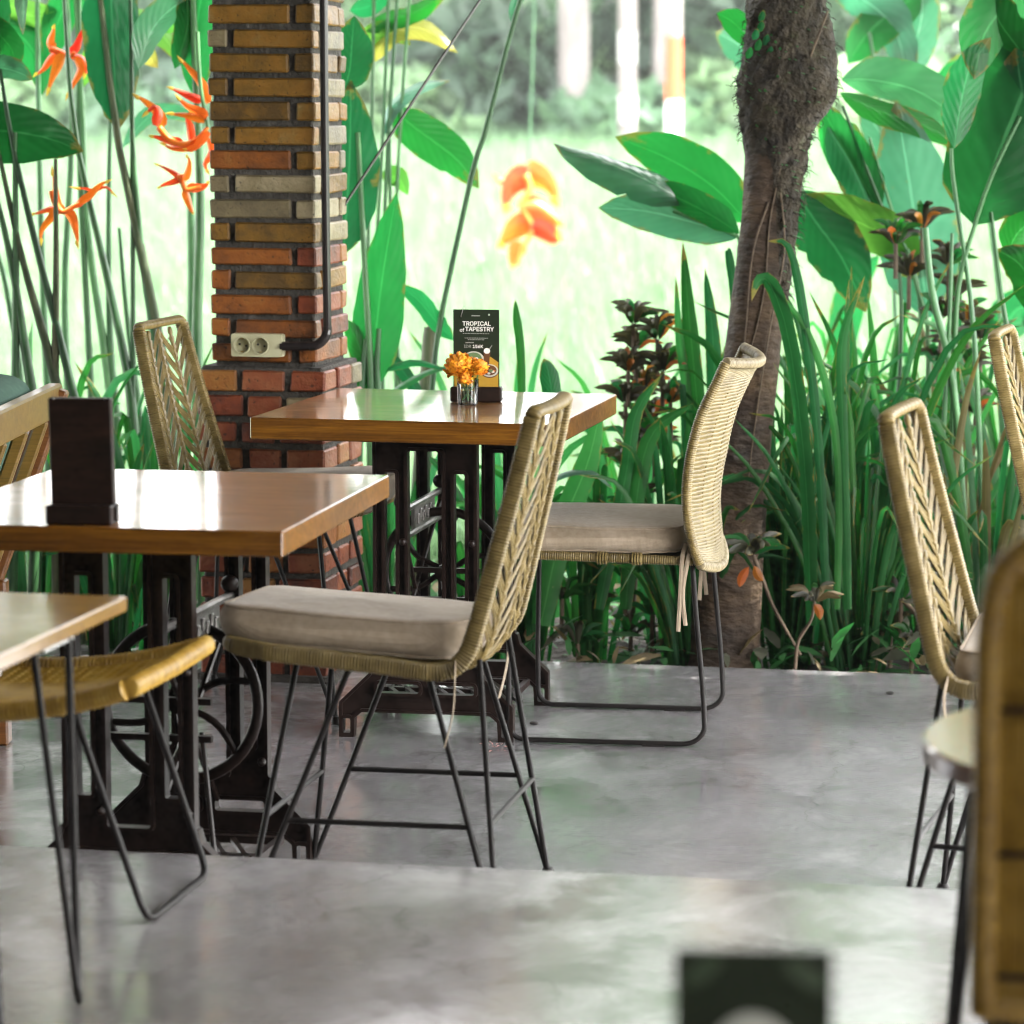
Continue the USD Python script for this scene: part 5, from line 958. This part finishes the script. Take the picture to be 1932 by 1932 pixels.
r4 = helic('broad_leaf_plant', 'blurred pale leaved plant standing further back at the top right', 1700, 9.6,
    [([(1700, 1100), (1690, 600), (1660, 200), (1640, 60)], 7, 4, 'stem'), ([(1880, 1100), (1890, 640), (1850, 300), (1820, 120)], 7, 4, 'stem')],
    [([(1560, -30), (1630, 0), (1690, 60), (1716, 170)], 48, 'leaf_pale', dict(roll=-.3, seed=91)), ([(1690, 160), (1720, 100), (1740, 20), (1730, -60)], 40, 'leaf_pale', dict(roll=.4, seed=92)), ([(1830, 300), (1800, 240), (1790, 170), (1810, 100)], 40, 'leaf', dict(seed=93)), ([(1880, 660), (1900, 610), (1925, 580), (1960, 590)], 44, 'leaf', dict(seed=94)), ([(1700, 300), (1740, 240), (1780, 200), (1810, 230)], 30, 'leaf_pale', dict(seed=95)), ([(1450, 160), (1400, 90), (1350, 60)], 36, 'leaf_pale', dict(seed=96)), ([(1600, 120), (1640, 60), (1700, 10), (1770, -30)], 44, 'leaf', dict(roll=.3, seed=97)), ([(1700, 420), (1690, 330), (1660, 250), (1620, 200)], 44, 'leaf_pale', dict(roll=.2, seed=98)), ([(1850, 420), (1870, 340), (1905, 270), (1960, 240)], 50, 'leaf', dict(roll=.1, seed=99)), ([(1580, 700), (1590, 620), (1610, 540), (1660, 480)], 34, 'leaf', dict(roll=.2, seed=89))])

# ---- strap-leaved clumps along the terrace edge
def clump(label, u, Z, n, h, spread, seed, mats=('strap', 'strap', 'strap_lit'), w=.013, name='strap_leaf_plant', lean=0, vb=None, droop=.5):
    q = np.random.default_rng(seed); b = P(u, 1210, Z); b[2] = float(bedz(np.array([b[0]]), np.array([b[1]]))[0]); pl = Plant(name, label, 'plant', tuple(b), 0)
    for k in range(n):
        a = q.uniform(0, 2 * np.pi); L = h * q.uniform(.55, 1.12); o = np.array([math.cos(a), math.sin(a) * .6, 0]); s_ = spread * q.uniform(.15, 1.25); d = droop * q.uniform(.0, 1.5) ** 1.4
        r0 = b + o * q.uniform(0, .07)
        pts = [r0, r0 + o * s_ * .18 * L + [lean * .2, 0, .42 * L], r0 + o * s_ * .50 * L + [lean * .55, 0, (.80 - d * .12) * L], r0 + o * s_ * (.80 + d * .25) * L + [lean, 0, (1.0 - d * .62) * L]]
        if pts[-1][1] < edge0[1] - .139 * (pts[-1][0] - edge0[0]) - .25: pts[-1][1] = pts[-2][1]
        pl.leaf(pts, w * q.uniform(.7, 1.25), mats[q.integers(0, len(mats))], 'blade', prof='strap', roll=q.uniform(-.9, .9), fold=.45, wave=.03, n=12, m_=3, seed=k)
    return pl
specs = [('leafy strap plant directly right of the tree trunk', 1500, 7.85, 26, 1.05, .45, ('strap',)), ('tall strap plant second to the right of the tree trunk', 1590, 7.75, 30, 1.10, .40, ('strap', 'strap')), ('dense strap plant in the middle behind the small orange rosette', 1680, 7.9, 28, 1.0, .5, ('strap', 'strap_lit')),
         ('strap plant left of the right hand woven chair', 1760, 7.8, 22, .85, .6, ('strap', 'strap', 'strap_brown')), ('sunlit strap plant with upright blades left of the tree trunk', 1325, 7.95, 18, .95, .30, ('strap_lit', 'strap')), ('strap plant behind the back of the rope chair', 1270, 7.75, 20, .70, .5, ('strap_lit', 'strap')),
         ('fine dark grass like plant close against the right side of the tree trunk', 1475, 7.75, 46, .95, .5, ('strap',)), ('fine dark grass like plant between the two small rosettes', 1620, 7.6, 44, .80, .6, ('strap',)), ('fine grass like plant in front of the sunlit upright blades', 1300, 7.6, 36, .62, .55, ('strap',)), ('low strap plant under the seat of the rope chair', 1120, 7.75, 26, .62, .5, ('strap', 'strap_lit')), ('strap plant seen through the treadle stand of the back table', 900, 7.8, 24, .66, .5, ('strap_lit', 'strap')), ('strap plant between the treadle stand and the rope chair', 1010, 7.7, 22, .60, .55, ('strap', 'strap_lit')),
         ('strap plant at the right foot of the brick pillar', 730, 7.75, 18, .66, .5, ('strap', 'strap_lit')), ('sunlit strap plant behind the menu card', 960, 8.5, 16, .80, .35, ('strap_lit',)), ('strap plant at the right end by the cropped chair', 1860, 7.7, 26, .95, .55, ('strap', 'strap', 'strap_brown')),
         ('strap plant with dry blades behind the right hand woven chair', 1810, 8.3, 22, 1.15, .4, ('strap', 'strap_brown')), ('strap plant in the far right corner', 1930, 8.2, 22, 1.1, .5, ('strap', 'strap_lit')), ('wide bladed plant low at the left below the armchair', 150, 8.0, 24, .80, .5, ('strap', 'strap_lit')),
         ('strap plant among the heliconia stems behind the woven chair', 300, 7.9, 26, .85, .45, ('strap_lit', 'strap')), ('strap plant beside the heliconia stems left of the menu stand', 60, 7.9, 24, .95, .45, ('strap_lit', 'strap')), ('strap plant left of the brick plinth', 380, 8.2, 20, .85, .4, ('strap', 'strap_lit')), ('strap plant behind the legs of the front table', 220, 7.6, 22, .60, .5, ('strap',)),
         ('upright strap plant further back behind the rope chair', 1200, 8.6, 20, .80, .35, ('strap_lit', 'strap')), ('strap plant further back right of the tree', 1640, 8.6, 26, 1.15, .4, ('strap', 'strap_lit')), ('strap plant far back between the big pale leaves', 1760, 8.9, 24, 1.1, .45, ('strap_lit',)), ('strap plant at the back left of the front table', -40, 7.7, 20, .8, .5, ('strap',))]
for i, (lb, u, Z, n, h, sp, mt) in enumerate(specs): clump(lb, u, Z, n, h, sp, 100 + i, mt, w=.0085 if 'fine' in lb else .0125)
# single striking blades
def blades(label, Z, items, name='strap_leaf_plant'):
    b = P(*items[0][0][0], Z); pl = Plant(name, label, 'plant', (b[0], b[1], -.06), 0)
    for pts, w, mt, kw in items: pl.leaf([P(u, v, Z) for u, v in pts], w * Z / F_, mt, 'blade', prof='strap', fold=.4, wave=.02, n=14, m_=3, **kw)
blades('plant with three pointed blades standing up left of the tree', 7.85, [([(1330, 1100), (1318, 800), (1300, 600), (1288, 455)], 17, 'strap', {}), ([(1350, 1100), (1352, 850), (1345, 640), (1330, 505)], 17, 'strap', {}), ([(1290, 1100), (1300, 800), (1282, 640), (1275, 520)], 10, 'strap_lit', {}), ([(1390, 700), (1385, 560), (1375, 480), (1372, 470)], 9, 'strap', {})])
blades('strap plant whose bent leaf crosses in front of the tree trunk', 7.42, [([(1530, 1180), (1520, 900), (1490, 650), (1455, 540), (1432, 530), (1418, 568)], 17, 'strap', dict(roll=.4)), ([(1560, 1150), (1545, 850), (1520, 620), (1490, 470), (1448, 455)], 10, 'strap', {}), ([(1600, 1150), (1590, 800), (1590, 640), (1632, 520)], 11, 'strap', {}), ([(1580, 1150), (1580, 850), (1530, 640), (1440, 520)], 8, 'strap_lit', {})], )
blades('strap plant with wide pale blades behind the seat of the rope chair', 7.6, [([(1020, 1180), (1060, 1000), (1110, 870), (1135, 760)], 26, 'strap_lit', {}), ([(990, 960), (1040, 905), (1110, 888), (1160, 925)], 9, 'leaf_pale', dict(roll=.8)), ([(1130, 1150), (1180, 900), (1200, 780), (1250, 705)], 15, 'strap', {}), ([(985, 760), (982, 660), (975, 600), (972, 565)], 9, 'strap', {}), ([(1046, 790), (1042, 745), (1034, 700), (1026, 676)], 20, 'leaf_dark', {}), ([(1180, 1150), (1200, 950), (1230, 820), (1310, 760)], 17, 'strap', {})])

# ---- bronze rosette shrubs with orange young leaves
def rosette(pl, c, n, L, seed, mats=('purple_leaf', 'purple_leaf', 'strap', 'orange_leaf'), w=.0095, flat=.5):
    q = np.random.default_rng(seed)
    for k in range(n):
        a = k * 2.4 + q.uniform(-.3, .3); e = q.uniform(.4, 1.35) * flat * 2; o = np.array([math.cos(a), math.sin(a), 0]); l = L * q.uniform(.7, 1.1)
        p0 = np.asarray(c) + o * .008; p1 = p0 + o * l * .42 * math.cos(e) + [0, 0, l * .55 * math.sin(e) + .006]; p2 = p0 + o * l * math.cos(e * .85) + [0, 0, l * math.sin(e * .85) * .85 - .004]
        pl.leaf([p0, p1, p2], w * q.uniform(.7, 1.2), mats[min(q.integers(0, len(mats)), len(mats) - 1)], 'leaf', prof='long', roll=q.uniform(-.4, .4), fold=.4, wave=.04, n=7, m_=3, seed=k)
def bronze(label, u, Z, v_list, seed, n=15, L=.12, mats=('purple_leaf', 'purple_leaf', 'purple_leaf', 'strap', 'orange_leaf')):
    b = P(u, 1200, Z); pl = Plant('bronze_shrub', label, 'shrub', (b[0], b[1], -.1), 0)
    top = P(*v_list[0], Z); pl.rod([b, (b + top) / 2 + [.02, 0, 0], top], .010, .006, 'twig', 'stem')
    for i, (uu, v) in enumerate(v_list):
        c = P(uu, v, Z + .05 * math.sin(i * 2.4)); rosette(pl, c, n, L, seed + i, mats); pl.rod([c - [0, 0, .10], c], .007, .006, 'twig', 'stem', n=4)
    return pl
bronze('bronze leaved shrub with orange tips behind the corner of the back table', 1190, 7.95, [(1195, 610), (1200, 660), (1185, 700), (1215, 730), (1240, 640), (1180, 760), (1225, 790), (1250, 700), (1200, 830), (1235, 850), (1265, 760), (1180, 880)], 200, n=17, L=.10, mats=('purple_leaf',) * 7 + ('strap', 'strap', 'orange_leaf'))
bronze('tall bronze leaved shrub between the pale leaves and the right chair', 1800, 8.15, [(1790, 500), (1800, 560), (1775, 600), (1825, 610), (1795, 660), (1830, 700), (1770, 690), (1800, 740), (1840, 780), (1780, 800), (1690, 460), (1715, 520), (1740, 430), (1850, 640)], 240, n=17, L=.10, mats=('purple_leaf',) * 9 + ('strap',) * 3 + ('orange_leaf',))
bronze('dark low shrub under the bronze leaves behind the rope chair', 1260, 7.7, [(1200, 960), (1150, 1010), (1250, 1020), (1100, 1060), (1180, 1090), (1060, 1130), (1130, 1150), (1230, 1160), (1010, 1150), (1190, 1200), (1090, 1215)], 280, n=10, L=.10, mats=('purple_leaf', 'strap', 'strap'))
bronze('dark leaved shrub at the foot of the right hand woven chair', 1740, 7.55, [(1700, 1130), (1740, 1080), (1760, 1160), (1680, 1190), (1720, 1215), (1790, 1120), (1650, 1215)], 300, n=10, L=.10, mats=('purple_leaf', 'strap', 'purple_leaf'))
s1 = Plant('rosette_plant', 'small dark rosette plant with an orange leaf beside the tree trunk', 'plant', (*P(1500, 1240, 7.45)[:2], -.08), 0)
c1 = P(1420, 1045, 7.35); rosette(s1, c1, 20, .10, 320, ('purple_leaf', 'strap', 'purple_leaf'), .013, .3); s1.rod([P(1510, 1235, 7.45), P(1462, 1150, 7.4), P(1440, 1095, 7.36), c1], .004, .006, 'twig', 'stem')
for uv_ in ([(1412, 1070), (1400, 1090), (1395, 1108)], [(1424, 1068), (1430, 1085), (1440, 1096)]): s1.leaf([P(u, v, 7.3) for u, v in uv_], .012, 'orange_leaf', 'orange_leaf', prof='long')
s2 = Plant('rosette_plant', 'small withered rosette plant on a crooked twig near the terrace edge', 'plant', (*P(1500, 1255, 7.4)[:2], -.08), 0)
c2_ = P(1537, 1135, 7.35); rosette(s2, c2_, 14, .075, 330, ('strap', 'purple_leaf', 'strap_brown'), .009, .4); s2.rod([P(1500, 1262, 7.4), P(1506, 1210, 7.38), P(1530, 1170, 7.36), c2_], .005, .004, 'twig', 'stem')
s2.leaf([P(1537, 1140, 7.3), P(1545, 1152, 7.3), P(1548, 1170, 7.3)], .012, 'orange_leaf', 'orange_leaf', prof='long')
# low weeds and litter on the soil
q = np.random.default_rng(77); ws = {'strap': [], 'purple_leaf': [], 'strap_brown': []}
for k in range(2600):
    x = q.uniform(-3.2, 1.6); y0_ = edge0[1] - .139 * (x - edge0[0]); y = y0_ + .06 + abs(q.normal()) * .55; z = float(bedz(np.array([x]), np.array([y]))[0]); L = q.uniform(.03, .11)
    e = petal(L, L * q.uniform(.10, .24), -L * .3, 4); e.apply_transform(trimesh.transformations.euler_matrix(q.uniform(-.5, .5), -q.uniform(0, 1.3), q.uniform(0, 6.28))); e.apply_translation([x, y, z + q.uniform(0, .10)])
    ws[['strap', 'strap', 'purple_leaf', 'strap_brown'][k % 4]].append(e)
gw = Thing('ground_cover', 'low weeds and fallen leaves covering the dark garden soil', 'weeds', (0, 0, 0), 0, kind='stuff')
for m_, l_ in ws.items(): gw.part('small_leaves', cat_(l_), m_, kind='stuff')

# ================================================================ the rice and what stands beyond it
def instancer(path, protos, pos, yaw, scl, idx, label, cat):
    pi = UsdGeom.PointInstancer.Define(stage, path); paths = []
    for i, (me, m_) in enumerate(protos):
        p = usdkit.mesh(stage, f'{path}/tuft_{i:03d}', me, M[m_]); paths.append(p.GetPath())
    pi.CreatePrototypesRel().SetTargets(paths); pi.CreatePositionsAttr(Vt.Vec3fArray.FromNumpy(np.asarray(pos, np.float32))); pi.CreateProtoIndicesAttr(Vt.IntArray.FromNumpy(np.asarray(idx, np.int32)))
    pi.CreateOrientationsAttr([Gf.Quath(float(math.cos(a / 2)), 0, 0, float(math.sin(a / 2))) for a in yaw]); pi.CreateScalesAttr(Vt.Vec3fArray.FromNumpy(np.asarray(scl, np.float32)))
    tag(pi.GetPrim(), label, cat, None, 'stuff')
def tuft(seed, n=26, h=.55, sp=.16):
    q = np.random.default_rng(seed); vs, fs = [], []
    for k in range(n):
        a = q.uniform(0, 6.28); o = np.array([math.cos(a), math.sin(a), 0]); s_ = np.array([-o[1], o[0], 0]) * q.uniform(.004, .008); b = o * q.uniform(0, .07) ; L = h * q.uniform(.6, 1.1); d = q.uniform(.1, 1)
        p = [b, b + o * sp * .25 * d + [0, 0, L * .55], b + o * sp * d + [0, 0, L * (1 - .25 * d)]]; i = len(vs); vs += [p[0] - s_, p[0] + s_, p[1] - s_, p[1] + s_, p[2]]; fs += [[i, i + 1, i + 3], [i, i + 3, i + 2], [i + 2, i + 3, i + 4]]
    return trimesh.Trimesh(np.array(vs), fs, process=False)
q = np.random.default_rng(5); N = 15000
yy = 10.0 + 40 * q.uniform(0, 1, N) ** 1.35; xx = q.uniform(-.36, .20, N) * yy + q.uniform(-1.5, 1.5, N); zz_ = fieldz(xx, yy)
sc3 = q.uniform(.7, 1.2, N)[:, None] * np.ones((1, 3)) * (1 + (yy[:, None] - 10) / 60)
instancer('/World/rice_plants', [(tuft(i), 'rice') for i in range(5)], np.column_stack([xx, yy, zz_]), q.uniform(0, 6.28, N), sc3, q.integers(0, 5, N), 'bright green rice growing in the field beyond the garden', 'rice')
def far_tree(label, u, Z, trunk_px, h, crown_r, mt, seed, name='far_tree', cat='tree', trunk_m='palm_bark', lean=0):
    b = P(u, 300, Z); b[2] = float(fieldz(np.array([b[0]]), np.array([b[1]]))[0]) - .1; t = Plant(name, label, cat, tuple(b), 0)
    t.rod([b, b + [lean * .5, 0, h * .5], b + [lean, 0, h]], trunk_px * Z / F_ / 2, trunk_px * Z / F_ * .4, trunk_m, 'trunk', n=10, k=10)
    if crown_r:
        for k in range(3):
            q = np.random.default_rng(seed + k); c = b + [lean + q.uniform(-.5, .5) * crown_r, q.uniform(-.5, .5) * crown_r, h * (.78 + .2 * k)]
            g = crown(c, crown_r, crown_r, crown_r * .8, 1500, .55, seed + k); g.vertices = t.local(g.vertices); t.part('crown', g, mt, kind='stuff')
    return t
def far_bush(label, u, Z, r, h, mt, seed, n=900, size=.62):
    b = P(u, 300, Z); b[2] = float(fieldz(np.array([b[0]]), np.array([b[1]]))[0]) - .1; t = Plant('far_bush', label, 'bush', tuple(b), 0)
    t.rod([b, b + [.05, 0, h * .6]], .06, .03, 'bark', 'stem', n=4, k=6)
    g = crown([b[0], b[1], b[2] + h * .55], r, r, h * .6, n, size, seed); g.vertices = t.local(g.vertices); t.part('crown', g, mt, kind='stuff')
bushes = [(-150, 46, 4, 3.4, 'far_mid'), (40, 50, 3.5, 3.6, 'far_dark'), (180, 47, 3, 3.5, 'far_mid'), (300, 44, 2.6, 3.0, 'far_dark'), (430, 52, 4, 3.6, 'far_mid'), (620, 50, 3.4, 3.4, 'far_light'), (760, 47, 2.4, 4.2, 'far_light'), (870, 52, 3.0, 3.8, 'far_dark'), (930, 44, 1.6, 2.4, 'far_dark'), (1010, 53, 3, 3.2, 'far_mid'),
          (1120, 50, 2.4, 3.0, 'far_mid'), (1200, 55, 3, 3.6, 'far_dark'), (1330, 46, 2.0, 3.2, 'far_dark'), (1360, 54, 3.2, 4.0, 'far_dark'), (1400, 45, 1.5, 1.8, 'far_light'), (1500, 50, 3, 4.0, 'far_mid'), (1640, 48, 3, 4.5, 'far_mid'), (1760, 52, 3.5, 3.8, 'far_light'), (1900, 47, 3.4, 3.4, 'far_mid'), (2050, 50, 4, 3.6, 'far_dark'),
          (60, 43, 2.0, 1.5, 'far_light'), (330, 42, 1.8, 1.3, 'far_mid'), (720, 43, 1.9, 1.4, 'far_light'), (850, 44, 1.6, 1.2, 'far_mid'), (1180, 43, 1.7, 1.2, 'far_mid'), (1400, 44, 1.8, 1.5, 'far_light'), (1600, 43, 2.0, 1.6, 'far_light'), (960, 48, 2.0, 1.9, 'far_light'), (1080, 46, 1.8, 1.6, 'far_light'), (1290, 49, 1.8, 1.8, 'far_light')]
desc = {'far_mid': 'mid green', 'far_dark': 'dark', 'far_light': 'pale sunlit'}
places = ['beyond the left edge', 'behind the leftmost heliconia stems', 'behind the hanging dark leaf', 'left of the brick shaft', 'behind the brick shaft', 'just right of the brick shaft', 'behind the arching leaf', 'behind the slanting stalk', 'low and dark beside the slanting stalk', 'between the stalk and the pale trunks', 'behind the thick pale trunk', 'between the pale trunks', 'right of the painted post', 'tall, left of the mossy trunk', 'low, beside the mossy trunk', 'behind the mossy trunk', 'right of the mossy trunk', 'behind the broad pale leaf', 'behind the huge corner leaf', 'beyond the right edge', 'low at the field edge behind the leftmost stems', 'low at the field edge left of the brick shaft', 'low at the field edge right of the brick shaft', 'low at the field edge behind the arching leaf', 'low between the thick trunk and the painted post', 'low at the field edge left of the mossy trunk', 'low at the field edge right of the mossy trunk', 'low at the field edge by the stalk', 'low below the thick pale trunk', 'low at the foot of the painted post']
for i, ((u, Z, r, h, mt), w_) in enumerate(zip(bushes, places)): far_bush(f'{desc[mt]} blurred far bush, {w_}', u, Z, r, h, mt, 400 + i)
far_tree('thick pale palm trunk beyond the rice, left of the thinner trunks', 1082, 43, 62, 11, 3.2, 'far_mid', 500); far_tree('slim pale trunk beyond the rice, next to the thick pale trunk', 1138, 47, 24, 11, 3, 'far_mid', 510, lean=.3)
far_tree('pale trunk with white bands in the middle of the far trees', 1185, 45, 40, 12, 3.2, 'far_light', 520); far_tree('grey trunk directly left of the red and white post', 1240, 44, 28, 11, 3, 'far_mid', 530, lean=.15)
far_tree('pale trunk beyond the rice behind the leftmost stems', 20, 46, 40, 11, 3.4, 'far_dark', 540); far_tree('grey trunk beyond the rice right of the arching leaf', 850, 48, 34, 12, 3.6, 'far_dark', 550); far_tree('blurred trunk beyond the rice behind the right hand leaves', 1720, 47, 36, 12, 3.6, 'far_mid', 560)
far_tree('broad tree closing the view beyond the rice at the far left', -420, 56, 40, 3.6, 2.4, 'far_dark', 570); far_tree('broad tree closing the view behind the brick shaft', 520, 60, 44, 3.6, 2.4, 'far_mid', 580); far_tree('broad tree closing the view behind the painted post', 1300, 62, 44, 3.6, 2.4, 'far_dark', 590); far_tree('broad tree closing the view at the far right', 2150, 58, 44, 3.6, 2.4, 'far_mid', 600)
def banded(label, u, Z, w, bands, top):
    b = P(u, 300, Z); b[2] = float(fieldz(np.array([b[0]]), np.array([b[1]]))[0]) - .1; t = Thing('painted_post', label, 'post', tuple(b), 0)
    r = w * Z / F_ / 2
    for (v0, v1, mt) in bands:
        z1, z0 = P(u, v0, Z)[2] - b[2], P(u, v1, Z)[2] - b[2]; t.part('band', revolve([(.0001, z0), (r, z0), (r, z1), (.0001, z1)], 14), mt)
banded('post painted red over white at the edge of the rice field', 1270, 40, 30, [(-200, 70, 'palm_bark'), (70, 190, 'paint_red'), (190, 420, 'paint_white')], 0)
banded('white banded post beside the pale trunks at the field edge', 1183, 41, 34, [(-200, 60, 'palm_bark'), (60, 120, 'paint_grey'), (120, 180, 'palm_bark'), (180, 232, 'paint_grey'), (232, 420, 'palm_bark')], 0)
# a hanging lobster-claw flower far out of focus in front of the field
flower_head('blurred hanging red flower floating before the bright rice field', [(992, 330), (1000, 355), (985, 390), (1005, 430), (985, 470), (975, 500)], 16.0,
    [([(1005, 342), (980, 348), (962, 368), (952, 405)], 30), ([(985, 335), (1010, 340), (1035, 355), (1055, 392)], 30), ([(978, 388), (1010, 382), (1040, 402), (1064, 428)], 30), ([(980, 400), (1010, 412), (1035, 430), (1060, 442)], 26), ([(1010, 425), (980, 436), (958, 452), (938, 468)], 28), ([(1000, 430), (1025, 442), (1045, 455), (1062, 445)], 24), ([(990, 462), (978, 478), (970, 490), (966, 508)], 20), ([(990, 350), (962, 345), (945, 340), (930, 328)], 12)], [(1018, -400), (1010, -100), (1004, 150), (996, 335)], thin=.35)

# ================================================================ the air
hz = usdkit.material(stage, LK + 'haze', {'v': ('principled_volume', {'color': (.92, .97, .95), 'density': .0003, 'anisotropy': .2})}, volume='v.volume')
hb_ = usdkit.mesh(stage, '/World/haze', trimesh.creation.box(bounds=[[-170, -12, -3.2], [170, 240, 16]]), hz).GetPrim(); tag(hb_, None, None, None, 'stuff')
